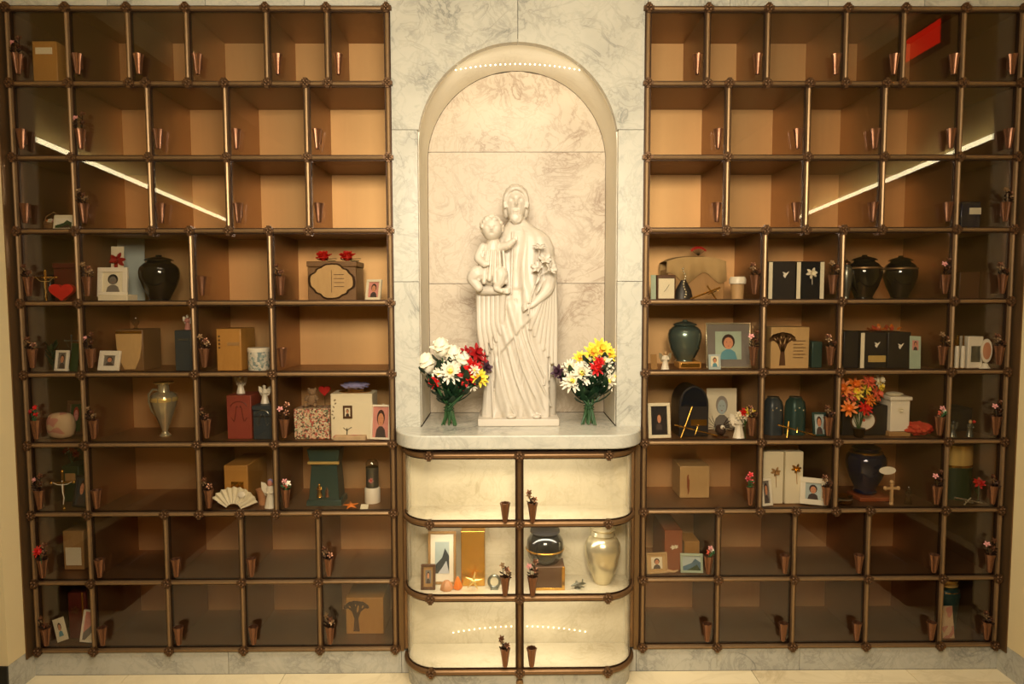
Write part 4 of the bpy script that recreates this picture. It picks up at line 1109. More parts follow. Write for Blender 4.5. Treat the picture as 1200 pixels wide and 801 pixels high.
def swirl(m):
    def f(t, w, h, y):
        mb = MB().use(m)
        for e in (-1, 1): mb.tube([(e * (.05 + .10 * k / 12) * w * (1 + k / 8), y - .001, h * (.72 - .03 * k + .10 * math.sin(k * .7))) for k in range(12)], .0013, 5)
        mb.tube([(.32 * w * math.cos(a), y - .001, h * (.74 + .12 * math.sin(a))) for a in [PI * i / 16 for i in range(17)]], .0014, 5)
        mb.build('scroll_emblem', None, t)
    return f
box_urn('coral red box urn with scroll emblem, an angel on top, sixth row', 265, 294, 463, 5, .06, .11, 'brick', swirl('wood_red'))
angel_top(282, 455, .11, at(280, 463, .06).z, 'glowing white angel figurine on the coral red box', .072)
box_urn('blue grey box urn with ribbon emblem, an angel on top, sixth row', 296, 319, 475, 5, .05, .11, 'slate', both(swirl('pewter'), plaque('charcoal', -.5, .5, .66, .70)), lid='slate')
angel_top(310, 455, .10, at(308, 475, .05).z, 'glowing white angel figurine on the blue grey box', .072)
x, w, h, z0 = spec(343, 387, 479, 5, .06)
box_urn('box covered in busy floral fabric, sixth row beside the marble', 344, 386, 479, 5, .05, .09, 'floral', name='fabric_box', cat='box')
# teddy on the box
def teddy(label, px, Y, z, h):
    p = at(px, 470, Y); t = thing('teddy_bear', label, 'toy', (p.x, Y, z)); mb = MB()
    mb.ball((0, 0, .36 * h), (.26 * h, .22 * h, .34 * h), 16, 12); mb.ball((0, -.03 * h, .78 * h), (.21 * h, .19 * h, .2 * h), 16, 12); mb.ball((0, -.2 * h, .73 * h), (.09 * h, .08 * h, .07 * h), 10, 8)
    for e in (-1, 1):
        mb.ball((e * .17 * h, 0, .93 * h), (.075 * h, .04 * h, .075 * h), 10, 8); mb.tube([(e * .2 * h, -.05 * h, .55 * h), (e * .3 * h, -.16 * h, .42 * h), (e * .26 * h, -.24 * h, .36 * h)], [.09 * h, .085 * h, .08 * h], 10)
        mb.tube([(e * .15 * h, -.08 * h, .14 * h), (e * .24 * h, -.28 * h, .12 * h), (e * .25 * h, -.38 * h, .13 * h)], [.11 * h, .10 * h, .10 * h], 10); mb.ball((e * .25 * h, -.38 * h, .13 * h), .11 * h, 10, 8)
    mb.build('body', 'fur', t)
    mb = MB(); [mb.ball((e * .07 * h, -.21 * h, .83 * h), .02 * h, 6, 5) for e in (-1, 1)]; mb.ball((0, -.285 * h, .75 * h), (.03 * h, .02 * h, .02 * h), 6, 5); mb.build('face_buttons', 'black', t); return t
teddy('grey brown teddy bear sitting on the floral fabric box', 366, .105, at(360, 479, .05).z + .001, .070)
def picdeco(t, w, h, y):
    MB().box(-.20 * w + .0, .02 * w, y - .003, y, .46 * h, .74 * h).build('photo_surround', 'wood_brown', t)
    p = portrait(t, .13 * w, .18 * h, y - .0032, 'paper'); p.location = (-.09 * w, 0, .60 * h)
    mb = MB().use('wood_brown')
    for k in range(6): mb.petal((-.42 * w + .02 * w * math.sin(k), y - .001, (.85 - .08 * k) * h), (math.cos(k), 0, .4), (0, 0, 1), .009, .004, 0)
    mb.use('charcoal').tube([(-.12 * w, y - .001, .06 * h), (-.11 * w, y - .001, .2 * h), (-.12 * w, y - .001, .25 * h)], .0018, 6); mb.tube([(-.2 * w, y - .001, .26 * h), (-.12 * w, y - .001, .2 * h), (-.0 * w, y - .001, .27 * h)], .0012, 6); mb.build('painted_vine', None, t)
box_urn('cream box urn with small framed photo on its front, sixth row', 387, 436, 461, 5, .045, .10, 'paper', picdeco)
zc = at(400, 461, .045).z; p = at(414, 458, .09)
t = thing('straw_hat', 'flat golden straw hat lying on the cream box urn', 'hat', (p.x + .006, .098, zc + .0006)); MB().lathe([(.060, 0), (.062, .002), (.035, .004), (.032, .007), (.02, .009)], 32, 0, 0, 1, .7).build('brim', 'gold', t)
mb = MB(); mb.ball((0, 0, .014), (.050, .03, .014), 24, 14, lambda v: 1 + .16 * math.sin(v.x * 13 + v.z * 7))
o = mb.build('tissue_bundle', 'tissue'); o.location = (p.x + .004, .105, zc + .0098); tag(o, 'crumpled lilac tissue bundle on the straw hat', 'tissue')
p = at(378, 458, .13)
o = MB().prism([(x_ * .022, z_ * .022 + .02) for x_, z_ in hp[::-1]], -.006, .006).build('red_heart', 'red', bevel=.004); o.location = (p.x + .0, .16, at(372, 463, .16).z - .0); tag(o, 'small red heart on a pick rising behind the floral fabric box', 'keepsake')
o2 = MB().tube([(0, 0, .004), (0, 0, zfloor(5) - o.location.z + .001)], .0015, 6).build('pick', 'bronze', o)
frame('white framed portrait at the right end of the sixth row left bank', 433, 457, 475, 5, .035, 'white_ceramic', None, .10, rz=R(-8), tilt=8, pk=dict(bg='pink', hair='hair_dark'))
mb = MB(); mb.use('white_petal').blossom((0, 0, .100), (-.1, -1, .4), .026, 7, 4, .8, 2); mb.ball((0, 0, .103), .013, 10, 8); mb.use('stem').tube([(0, 0, 0), (0, 0, .10)], .0025, 6)
small('silk_rose', 'large white silk rose above the portrait at the right end', 'flower', 449, 5, .09, mb, part='bloom')
box_urn('thin patterned book lying in front of the cream box urn', 390, 428, 511, 5, .012, .03, 'quilt', name='book', cat='book')
# L7
small('crucifix', 'gold wooden crucifix at far left of seventh row', 'cross', 66, 6, .03, cross_mb(.140, .075, .006, .70, figure='white_ceramic'), part='cross', rz=.2)
frame('dark framed picture leaning at far left of seventh row', 82, 101, 560, 6, .05, 'charcoal', None, .12, pk=dict(bg='slate'), tilt=14, rz=R(-12))
box_urn('dark green box urn behind the crucifix, seventh row at far left', 72, 92, 546, 6, .13, .10, 'leaf_dark', plaque('wood_tan', -.3, .3, .55, .8))
mb = MB().use('stem')
for k in range(5): q = (.020 * math.cos(k * 1.3), .012 * math.sin(k * 1.3), .034 + .006 * k); mb.use('stem').tube([(0, 0, 0), (q[0] * .4, q[1], q[2] * .6), q], .0013, 5); mb.use(['red', 'coral', 'white_petal'][k % 3]).blossom(q, (q[0] * 20, -1, .8), .014, 7, 2, .6, k)
p = at(82, 546, .18); o = thing('silk_flowers', 'small spray of red and white silk flowers on the dark green box', 'flowers', (p.x, .17, at(82, 546, .13).z + .0006)); mb.build('blooms', None, o)
box_urn('honey coloured wooden box urn with plaque, seventh row of left bank', 262, 290, 545, 6, .07, .20, 'wood_gold', plaque('gold', -.20, .32, .42, .60))
mb = MB(); P = [(0, 0)]
nf = 9; cs = []
for k in range(nf * 2 + 1):
    a = R(28 + 124 * k / (nf * 2)); r_ = .098 if k % 2 == 0 else .092; cs.append((r_ * math.cos(a), r_ * math.sin(a)))
inner = [(.030 * math.cos(R(28 + 124 * k / 18)), .030 * math.sin(R(28 + 124 * k / 18))) for k in range(19)]
vs = []; fs = []
for k in range(19):
    yz = .004 * (1 if k % 2 else -1)
    vs += [(inner[k][0], yz * .3, inner[k][1] - .02), (cs[k][0] * 1.0, yz, cs[k][1] * .95 - .02)]
for k in range(18): fs.append((2 * k, 2 * k + 2, 2 * k + 3, 2 * k + 1))
mb.add(vs, fs); x = at(274, 590, .035).x
t = thing('lace_fan', 'open white lace fan leaning before the honey coloured box', 'fan', (x, .035, zfloor(6) + .006)); t.rotation_euler = (R(-14), R(6), 0)
o = mb.build('fan_leaf', 'paper', t, smooth=0); m_ = o.modifiers.new('s', 'SOLIDIFY'); m_.thickness = .0012
mb = MB(); mb.ball((.022, -.006, .045), (.014, .003, .012), 12, 8); [mb.tube([(inner[k][0], -.003, inner[k][1] - .02), (cs[k][0] * .7, -.004, cs[k][1] * .66 - .02)], .0009, 5) for k in range(0, 19, 2)]; mb.build('ribs', 'white_ceramic', t)
x, w, h, z0 = spec(296, 311, 573, 6, .06)
small('shell_cup', 'small shell coloured cup beside the lace fan', 'cup', 303, 6, .085, MB().lathe([(w * .3, 0), (w * .32, .003), (w * .42, h * .6), (w * .52, h * .9), (w * .48, h * .9), (w * .3, h * .3)], 20), 'shell')
small('scent_bottle', 'white and lilac bottle figurine at right of the shell cup', 'bottle', 316, 6, .05, mini_person(MB(), .105, 'white_ceramic', 'pink', 'white_ceramic', 'tissue'))
# teal pillar urn
x, w, h, z0 = spec(357, 399, 527, 6, .06); t = thing('pillar_urn', 'teal green pillar shaped urn with gold ledge and gilt figures, seventh row', 'urn', (x, .11, z0))
MB().lathe([(.74, 0), (.74, .08 * h), (.66, .10 * h)], 4).build('unused') if False else None
def pill(z0_, z1_, a, b, m, nm, d0=.05):
    vs = [(-a, -d0, z0_), (a, -d0, z0_), (a, d0, z0_), (-a, d0, z0_), (-b, -d0 * b / a, z1_), (b, -d0 * b / a, z1_), (b, d0, z1_), (-b, d0, z1_)]
    return MB().add(vs, [(3, 2, 1, 0), (4, 5, 6, 7), (0, 1, 5, 4), (1, 2, 6, 5), (2, 3, 7, 6), (3, 0, 4, 7)]).build(nm, m, t, bevel=.002)
pill(0, .10 * h, w * .5, w * .48, 'teal', 'base'); pill(.1005 * h, .70 * h, w * .43, w * .36, 'teal', 'body', .044)
MB().tube([(-w * .44, -.042, .76 * h), (w * .44, -.042, .76 * h)], .006, 12).build('gold_roll', 'gold_bright', t); pill(.7005 * h, h, w * .38, w * .46, 'teal', 'top', .036)
mb = MB().use('gold'); 
mb2 = mini_person(MB(), .052, 'gold', 'gold'); o = mb2.build('gilt_figure', None, t); o.location = (-.014, -.053, .17 * h)
o = mini_person(MB(), .036, 'copper', 'copper').build('gilt_figure', None, t); o.location = (.014, -.053, .17 * h)
x, w, h, z0 = spec(425, 443, 541, 6, .08); t = thing('memorial_candle', 'tall glass memorial candle with white base and rose label, seventh row', 'candle', (x, .11, z0)); r_ = w / 2
MB().lathe([(r_, 0), (r_ * 1.02, .004), (r_ * 1.02, .33 * h), (r_ * .9, .36 * h)], 28).build('base', 'white_ceramic', t); MB().lathe([(r_ * .82, .361 * h), (r_ * .82, .84 * h)], 28).build('glass', 'pewter', t); MB().lathe([(r_ * .85, .841 * h), (r_ * .85, .93 * h), (r_ * .6, h)], 28).build('lid', 'crystal', t)
o = MB().use('pink').blossom((0, -r_ * .84, .55 * h), (0, -1, 0), .011, 7, 2, .3, 3).use('red').ball((0, -r_ * .86, .55 * h), .005, 8, 6).build('rose_label', None, t)
def star(n, r0, r1, th):
    mb = MB(); P = [((r0 if k % 2 == 0 else r1) * math.cos(PI * k / n + PI / 2), (r0 if k % 2 == 0 else r1) * math.sin(PI * k / n + PI / 2)) for k in range(2 * n)]
    vs = [(x_, 0, z_) for x_, z_ in P] + [(0, -th, 0), (0, th, 0)]; N_ = 2 * n
    fs = [(k, (k + 1) % N_, N_) for k in range(N_)] + [((k + 1) % N_, k, N_ + 1) for k in range(N_)]; return mb.add(vs, fs)
t = star(5, .034, .013, .007).build('starfish', 'orange', bevel=.001); p = at(411, 595, .04); t.location = (p.x, .045, zfloor(6) + .008); t.rotation_euler = (R(-78), 0, .3); tag(t, 'orange starfish lying at the foot of the memorial candle', 'starfish')
card('little white tag lying beside the orange starfish', 422, 431, 590, 6, .02, 'paper', tilt=50)
# L8, L9
box_urn('pale wooden box urn with plaque at far left of eighth row', 73, 97, 622, 7, .10, .12, 'wood_tan', plaque('paper', -.38, .38, .12, .58))
mb = MB(); mb.use('red').blossom((0, 0, 0), (-.6, -1, .5), .022, 7, 3, .5, 4); mb.ball((0, 0, 0), .008, 8, 6)
p = at(46, 646, -.055); o = thing('silk_rose', 'bright red silk bloom leaning out from the vase at far left, eighth row', 'flower', p); mb.build('bloom', None, o)
q = Vector((-1.774 + .04, VASE_Y, ROWZ[8] + .05)) - p; MB().tube([(0, 0, 0), (q.x * .5, q.y * .5, q.z * .5 + .006), tuple(q)], .0014, 6).build('stem', 'leaf', o)
def spine(t, w, h, y): MB().box(w * .28, w * .36, y - .001, y, 0, h).build('gold_line', 'gold', t); MB().use('copper').blossom((-.1 * w, y - .001, .62 * h), (0, -1, 0), .016, 5, 1, .2, 1).build('flower_emblem', None, t)
box_urn('dark red hardback box with gold line and rose, bottom row at far left', 79, 100, 694, 8, .07, .13, 'wood_red', spine, name='book_urn')
box_urn('brown hardback box behind the white frame, bottom row at far left', 101, 112, 690, 8, .08, .13, 'wood_brown', plaque('gold', .0, .2, .02, .98), name='book_urn')
frame('white framed snapshot leaning before the dark red box, bottom row', 91, 113, 719, 8, .03, 'white_ceramic', None, .10, rz=R(-10), tilt=14, pic='scenic', pk=dict(sky='pink', hill='mat_grey', extra='paper'))
card('tilted white photo card in the bottom left corner niche', 66, 80, 727, 8, .04, 'paper', 'portrait', tilt=12, roll=-20)
box_urn('wooden box urn carved with a spreading tree, bottom row beside the marble', 405, 449, 700, 8, .09, .15, 'wood_gold', tree_deco('wood_brown', -.22, 1.0))

# ---- right bank
R4 = 3
def tree_top(t, w, h, y): pass
x, w, h, z0 = spec(783, 850, 299, 3, .12)
t = thing('draped_box', 'beige draped chest with a small flower spray on top, fourth row', 'box', (x, .185, z0))
MB().box(-w / 2, w / 2, -.06, .06, 0, h * .7).build('chest', 'wood_tan', t, bevel=.004)
mb = MB(); g = []
for i in range(21):
    u = -1 + 2 * i / 20; top = h * (1.0 - .10 * abs(u) ** 3)
    row_ = [(u * w * .52, .064, h * .18 + .01 * math.sin(i * 1.7)), (u * w * .52, .062, top - .006), (u * w * .51, .0, top), (u * w * .52, -.062, top - .006), (u * w * .53, -.066 - .003 * math.sin(i * 1.9), h * (.5 + .12 * math.sin(i * .55 + 1)))]
    g.append(row_)
vs = [v for r_ in g for v in r_]; fs = [(i * 5 + j, i * 5 + j + 1, i * 5 + j + 6, i * 5 + j + 5) for i in range(20) for j in range(4)]
o = MB().add(vs, fs).build('drape', 'cloth_beige', t, smooth=60); m_ = o.modifiers.new('s', 'SOLIDIFY'); m_.thickness = .003
p = at(820, 299, .15); o = thing('silk_flowers', 'tiny red flower spray on the beige draped chest', 'flowers', (p.x, .17, z0 + h + .0015)); mb = MB()
for k in range(7): q = (-.024 + .008 * k, 0, .030 - .0011 * (k - 3) ** 2); mb.use('bronze_dark').tube([(0, 0, 0), q], .001, 5); mb.use('red').blossom(q, (q[0] * 20, -1, .6), .007, 5, 1, .6, k); mb.use('red_deep').ball(q, .0022, 6, 4)
mb.build('blooms', None, o)
def clock(t, w, h, y):
    MB().box(-.42 * w, .42 * w, y - .002, y, .08 * h, .86 * h).build('face', 'paper', t)
    mb = MB().use('charcoal').tube([(0, y - .003, .45 * h), (.14 * w, y - .003, .62 * h)], .0008, 5); mb.tube([(0, y - .003, .45 * h), (-.12 * w, y - .003, .35 * h)], .0008, 5); mb.use('white_petal').blossom((.05 * w, y - .002, .42 * h), (0, -1, 0), .008, 5, 1, .2, 2); mb.build('etched_flower', None, t)
box_urn('small square box with pale etched face, fourth row of right bank', 770, 792, 322, 3, .05, .05, 'wood_brown', clock, name='keepsake_box', cat='box')
card('thin white card with green edge beside the small square box', 763, 769, 322, 3, .05, 'paper_green', tilt=3)
mb = MB(); pr = [(.010 + .003 * math.sin(i), 0) for i in range(3)]
mb.use('charcoal').lathe([(.036, 0), (.034, .012), (.028, .04), (.016, .062), (.009, .075)], 24, 0, 0, 1, .7)
for k in range(12): mb.use('silver').ball((.004 * math.sin(k), -.026 + .0018 * k, .012 + .0095 * k), .0042, 8, 6)
small('rosary', 'dark bell shaped stand draped with silver rosary beads', 'rosary', 800, 3, .06, mb)
lean_cross('gold crucifix lying across the front of the draped chest niche', (808, 347), (846, 333), (828, 331), (839, 347), 3, .03)
x, w, h, z0 = spec(853, 872, 324, 3, .06)
small('memorial_cup', 'small pale stone cup with bronze band, fourth row of right bank', 'cup', 863, 3, .085, MB().use('resin_tan').lathe([(w * .36, 0), (w * .36, h * .1), (w * .40, h * .7)], 24).use('white_ceramic').lathe([(w * .50, h * .7), (w * .52, h * .88), (w * .44, h)], 24))
# book urns with doves / rose
def edge(side):
    def f(t, w, h, y): MB().box(-.5 * w if side < 0 else .36 * w, -.36 * w if side < 0 else .5 * w, y - .002, y, .02 * h, .98 * h).build('page_edge', 'paper', t)
    return f
box_urn('dark book shaped urn with a white dove, left of the pair, fourth row', 901, 933, 306, 3, .05, .11, 'charcoal', both(edge(-1), dove('white_ceramic', .12, .66, .42)), name='book_urn')
box_urn('dark book shaped urn with a white rose, right of the pair, fourth row', 934, 966, 306, 3, .05, .11, 'navy', both(edge(-1), edge(1), rose_deco('white_petal', .05, .70, .14)), name='book_urn')
round_urn('small grey green round urn at left of two large black urns', 989, 1003, 303, 3, .08, 'pewter', 'copper')
round_urn('large black round urn with etched pale band, left of the two, fourth row', 1004, 1044, 297, 3, .05, 'black_gloss', 'black_gloss', ('bronze', .70, .98))
round_urn('large black round urn with etched pale band, right of the two, fourth row', 1048, 1086, 298, 3, .07, 'black_gloss', 'black_gloss', ('bronze', .70, .98))
box_urn('small dark wooden box urn in the far right niche, fourth row', 1136, 1160, 318, 3, .14, .08, 'wood_brown')
box_urn('dark blue box urn with pale plaque in the far right niche, third row', 1127, 1150, 236, 2, .06, .10, 'blue_enamel', plaque('paper', -.1, .5, .55, .78))
# R5
round_urn('greenish metal round urn on a gold plinth, fifth row of right bank', 788, 828, 375, 4, .07, 'green_urn', 'green_urn', zoff=.020, prof=[(.50, 0), (.52, .03), (.50, .06), (.62, .12), (.86, .32), (.99, .55), (1, .66), (.92, .76), (.74, .83), (.58, .86)])
x, w, h, z0 = spec(806, 828, 423, 4, .07); box_urn('small gold plinth with name plate under the greenish round urn', 796, 822, 424, 4, .082, .08, 'wood_gold', plaque('gold', -.42, .42, .2, .8), name='plinth', cat='plinth')
frame('large silver framed portrait of a smiling person, fifth row', 835, 888, 378, 4, .09, 'silver', 'mat_grey', .035, pk=dict(bg='paper_green', shirt='shirt_blue', hair='hair_dark'), tilt=5)
card('small colour snapshot leaning before the large silver frame', 831, 845, 415, 4, .03, 'paper_blue', 'portrait', tilt=8)
small('angel_figurine', 'small white angel figurine at left of the greenish urn', 'figurine', 780, 4, .06, mini_person(MB(), .068, 'white_ceramic', 'resin_tan', 'silver'))
card('small bronze edged card at far left of the greenish urn niche', 763, 771, 415, 4, .06, 'wood_tan', tilt=8, rz=.3)
box_urn('pale oak block urn carved with a tree and lettering, fifth row', 904, 949, 383, 4, .07, .09, 'wood_pale', both(tree_deco('wood_brown', -.2, .95), *[plaque('wood_brown', .08, .40 - .06 * (k % 2), .66 - .08 * k, .675 - .08 * k) for k in range(6)]))
box_urn('slim dark teal box standing behind the vase, fifth row', 952, 964, 400, 4, .10, .06, 'teal', name='keepsake_box', cat='box')
box_urn('dark book shaped urn with white dove and gold plate, left of pair, fifth row', 1009, 1040, 389, 4, .06, .13, 'charcoal', both(edge(-1), dove('white_ceramic', .12, .66, .40), plaque('gold_bright', -.2, .46, .18, .36)), name='book_urn')
box_urn('dark book shaped urn with white dove, right of pair, fifth row', 1041, 1068, 389, 4, .06, .13, 'charcoal', dove('white_ceramic', .05, .62, .40), name='book_urn')
box_urn('plain black box urn standing left of the two dove urns', 989, 1007, 388, 4, .07, .12, 'charcoal')
mb = MB(); rnd = random.Random(9)
for k in range(22): mb.use('orange' if k % 3 else 'coral').petal((rnd.uniform(-.05, .05), rnd.uniform(-.03, .03), .002), (rnd.uniform(-1, 1), rnd.uniform(-1, .3), .35), (rnd.uniform(-1, 1), 1, 0), .026, .014, -.2)
p = at(1034, 389, .11); o = thing('silk_leaves', 'orange silk leaves strewn on top of the dove urns', 'leaves', (p.x, .12, at(1030, 389, .06).z + .003)); mb.build('leaves', None, o)
card('tall pale memorial card with small photo, leaning right of the dove urns', 1067, 1080, 394, 4, .035, 'paper_green', lambda t, w, h, y: portrait(t, w * .55, h * .3, y, 'pink').__setattr__('location', (0, 0, h * .72)), tilt=7, roll=3)
mb = MB(); 
for k in range(2): small('candle_stick', 'slim white candle with gold top, %s of the two at far right' % ['left', 'right'][k], 'candle', 1122 + 7 * k, 4, .05, MB().use('white_ceramic').lathe([(.0075, 0), (.0075, .075), (.006, .085)], 16).use('gold').tube([(0, 0, .084), (0, 0, .125)], .003, 8).lathe([(.010, .0), (.010, .004)], 16))
small('angel_figurine', 'gold angel figurine behind the slim white candles, fifth row', 'figurine', 1133, 4, .12, mini_person(MB(), .12, 'gold', 'gold', 'gold'))
box_urn('white keepsake box with grey relief at far right, fifth row', 1135, 1153, 394, 4, .06, .05, 'white_ceramic', plaque('pewter', -.3, .3, .2, .7), name='keepsake_box', cat='box')
x, w, h, z0 = spec(1152, 1164, 397, 4, .04); t = thing('photo_medallion', 'oval photo medallion on white base at far right, fifth row', 'picture frame', (x, .05, z0)); MB().lathe([(w * .5, 0), (w * .3, .01), (w * .2, .02)], 16).build('base', 'white_ceramic', t); MB().disc((0, h * .6), w * .55, h * .40, 0, 24, .006).build('surround', 'white_ceramic', t); MB().disc((0, h * .6), w * .4, h * .29, -.0062, 24, .001).build('picture', 'skin', t)
# R6
frame('pale framed portrait of a person in dark clothes, sixth row beside the marble', 760, 787, 473, 5, .04, 'paper', 'charcoal', .14, pk=dict(bg='charcoal', hair='hair_dark'), rz=R(6), tilt=8)
x, w, h, z0 = spec(796, 831, 452, 5, .07); t = thing('arched_urn', 'dark arched chest urn behind a gold crucifix, sixth row', 'urn', (x, .13, z0))
P = [(-w / 2, 0), (w / 2, 0)] + [(w / 2 * math.cos(PI * i / 20), h * .62 + (h * .38) * math.sin(PI * i / 20)) for i in range(21)]
MB().prism(P, -.06, .06).build('body', 'charcoal', t, bevel=.003); MB().prism([(x_ * .86, z_ * .97) for x_, z_ in P[2:]], -.062, -.0602).build('arch_panel', 'navy', t); MB().box(-.10 * w, .44 * w, -.062, -.0602, .22 * h, .34 * h).build('plaque', 'gold', t)
lean_cross('gold crucifix with small flower leaning before the arched urn', (798, 514), (813, 478), (790, 498), (840, 511), 5, .03)
card('white pencil portrait sheet standing behind the arched urn, sixth row', 829, 864, 455, 5, .20, 'paper', lambda t, w, h, y: portrait(t, w * .8, h * .85, y, 'paper', skin='paper_blue', hair='hair_grey', shirt='mat_grey').__setattr__('location', (0, 0, h * .48)), tilt=3)
def bird(label, px, row, Y, h):
    mb = MB().use('hair_dark').ball((0, 0, .4 * h), (.28 * h, .45 * h, .3 * h), 16, 10)
    for e in (-1, 1):
        for k in range(5): mb.petal((e * .15 * h, .05 * h, .5 * h), (e * (.5 + .12 * k), .4 - .1 * k, .9 - .3 * k), (0, 1, 0), .75 * h, .18 * h, -.15)
    mb.use('white_ceramic').ball((0, -.38 * h, .62 * h), (.13 * h, .15 * h, .13 * h), 12, 8); mb.use('gold').tube([(0, -.5 * h, .62 * h), (0, -.6 * h, .56 * h)], [.05 * h, .01 * h], 6)
    mb.use('copper').lathe([(.5 * h, 0), (.45 * h, .05 * h), (.2 * h, .12 * h)], 16)
    small('eagle_figurine', label, 'figurine', px, row, Y, mb)
bird('brown eagle figurine with spread wings on copper base, sixth row', 846, 5, .07, .065)
x, w, h, z0 = spec(864, 877, 478, 5, .05); mini = mini_person(MB(), .100, 'white_ceramic', 'white_ceramic', 'white_ceramic')
small('angel_figurine', 'white angel statuette under yellow and red silk flowers, sixth row', 'figurine', 868, 5, .05, mini)
mb = MB()
for k, (dx, dz, mm) in enumerate([(-.012, .088, 'white_petal'), (.004, .100, 'red'), (.022, .104, 'yellow'), (.034, .100, 'yellow'), (.014, .084, 'white_petal'), (.026, .085, 'white_petal')]):
    mb.use('stem').tube([(.014, 0, 0), (.012, 0, .05), (dx, -.004, dz)], .0014, 5); mb.use(mm).blossom((dx, -.006, dz), (dx * 8, -1, .4), .016, 8, 2, .5, k)
small('silk_flowers', 'yellow, red and white silk flowers beside the angel statuette', 'flowers', 871, 5, .028, mb, part='blooms')
for k, (a, b, lb) in enumerate([(901, 924, 'grey ribbed glass urn, left of the pair, sixth row'), (927, 951, 'blue tinted ribbed glass urn, right of the pair, sixth row')]):
    x, w, h, z0 = spec(a, b, 466, 5, .07); t = thing('glass_urn', lb, 'urn', (x, .12, z0)); MB().lathe([(w * .50, 0), (w * .50, .7 * h), (w * .44, .86 * h), (w * .28, .96 * h)], 36, 6, .05).build('body', ['slate', 'teal'][k], t); MB().lathe([(w * .30, .961 * h), (w * .30, .985 * h), (w * .1, h)], 24).build('lid', 'pewter', t)
    mb = MB(); [mb.ball((w * (-.2 + .2 * q), -w * .47, h * (.66 + .06 * (q % 2))), .004, 8, 6) for q in range(3)]; mb.build('beads', 'silver', t)
lean_cross('gold crucifix lying before the two ribbed glass urns', (922, 514), (927, 496), (910, 498), (955, 511), 5, .025)
x, w, h, z0 = spec(957, 972, 488, 5, .05); frame('small turquoise framed picture right of the ribbed glass urns', 956, 972, 484, 5, .06, 'teal', None, .14, pk=dict(bg='paper_blue'), tilt=10)
def oval(t, w, h, y):
    MB().disc((-.05 * w, .50 * h), .29 * w, .36 * h, y, 32, .002).build('oval_rim', 'copper', t); MB().disc((-.05 * w, .50 * h), .25 * w, .31 * h, y - .0022, 32, .001).build('oval_plaque', 'white_ceramic', t)
    MB().use('coral').blossom((-.05 * w, y - .0035, .52 * h), (0, -1, 0), .007, 6, 1, .2, 1).build('flower_emblem', None, t)
box_urn('black box urn with white oval plaque under autumn flowers, sixth row', 988, 1041, 475, 5, .08, .12, 'charcoal', oval)
mb = MB(); rnd = random.Random(12); mb.use('stem')
hd = [(985, 455, 'orange', 11), (1000, 451, 'orange', 10), (1012, 446, 'coral', 9), (1025, 446, 'white_petal', 9), (1000, 460, 'yellow', 10), (992, 462, 'coral', 8), (1022, 461, 'coral', 9), (1014, 468, 'orange', 8), (1008, 478, 'red', 9), (990, 478, 'orange', 10), (1012, 456, 'yellow', 7), (1000, 468, 'coral', 7), (1026, 452, 'yellow', 6)]
p = at(1006, 500, .05); B_ = Vector((p.x, .045, zfloor(5)))
t = thing('flower_arrangement', 'orange and yellow autumn silk flowers in small pot before the black box, sixth row', 'flowers', B_)
MB().lathe([(.012, 0), (.016, .004), (.020, .03), (.022, .034), (.016, .034)], 20).build('pot', 'bronze_dark', t)
sm_ = MB(); lm = MB()
for k, (a, b, mm, r_) in enumerate(hd):
    q = at(a + 2, b, .045) - B_; q.y = rnd.uniform(-.02, .012); q.x = max(q.x, at(986, 450, .045).x - B_.x); sm_.tube([(0, 0, .02), (q.x * .3, 0, q.z * .5), q], .0012, 5); mb.use(mm).blossom(q, (q.x * 8, -1, .4), r_ * S(.04), 9, 2, .5, k); mb.ball(q, r_ * S(.04) * .3, 8, 6)
    lm.petal((q.x * .7, q.y + .004, q.z * .75), (rnd.uniform(-1, 1), -.3, .4), (0, 1, .2), .03, .014, -.2)
mb.build('blooms', None, t); sm_.build('stems', 'stem', t); lm.build('leaves', 'leaf', t)
x, w, h, z0 = spec(1043, 1068, 461, 5, .06); 
t = thing('memorial_box', 'white house shaped box urn with lid, draped bow and rose, sixth row', 'urn', (x, .10, z0)); hb = h * .84; zb = .02
MB().box(-w / 2, w / 2, -.045, .045, 0, .018).build('base', 'wood_tan', t, bevel=.002); MB().box(-w * .44, w * .46, -.04, .04, .0185, hb).build('body', 'white_ceramic', t, bevel=.002); MB().box(-w * .52, w * .52, -.048, .048, hb + .0005, h * .93).build('lid', 'white_ceramic', t, bevel=.003)
MB().ball((0, 0, h * .96), (w * .4, .03, h * .05), 16, 8).build('draped_bow', 'paper', t); MB().use('white_petal').blossom((0, -.042, h * .62), (0, -1, 0), .012, 6, 2, .3, 2).build('flower_emblem', None, t)
mb = MB(); rnd = random.Random(4)
mb.ball((0, 0, .022), (.052, .035, .024), 40, 20, lambda v: 1 + .14 * math.sin(v.x * 9 + v.y * 7) * math.cos(v.z * 6 + v.x * 5) + .08 * math.sin(v.x * 23 + v.z * 11))
small('red_cloth', 'crumpled orange red cloth heaped right of the white box, sixth row', 'cloth', 1083, 5, .07, mb, 'cloth_red')
small('cherub_figurine', 'small pewter cherub at left of the far right niche, sixth row', 'figurine', 1121, 5, .05, mini_person(MB(), .062, 'pewter', 'pewter', 'pewter'))
mb = mini_person(MB(), .064, 'pewter', 'resin_tan'); mb.use('red').ball((.008, -.01, .058), .006, 8, 6)
small('cherub_figurine', 'small pewter figurine holding a red rose, far right niche, sixth row', 'figurine', 1141, 5, .05, mb)
box_urn('low black box urn at the back of the far right niche, sixth row', 1120, 1150, 478, 5, .15, .10, 'charcoal')
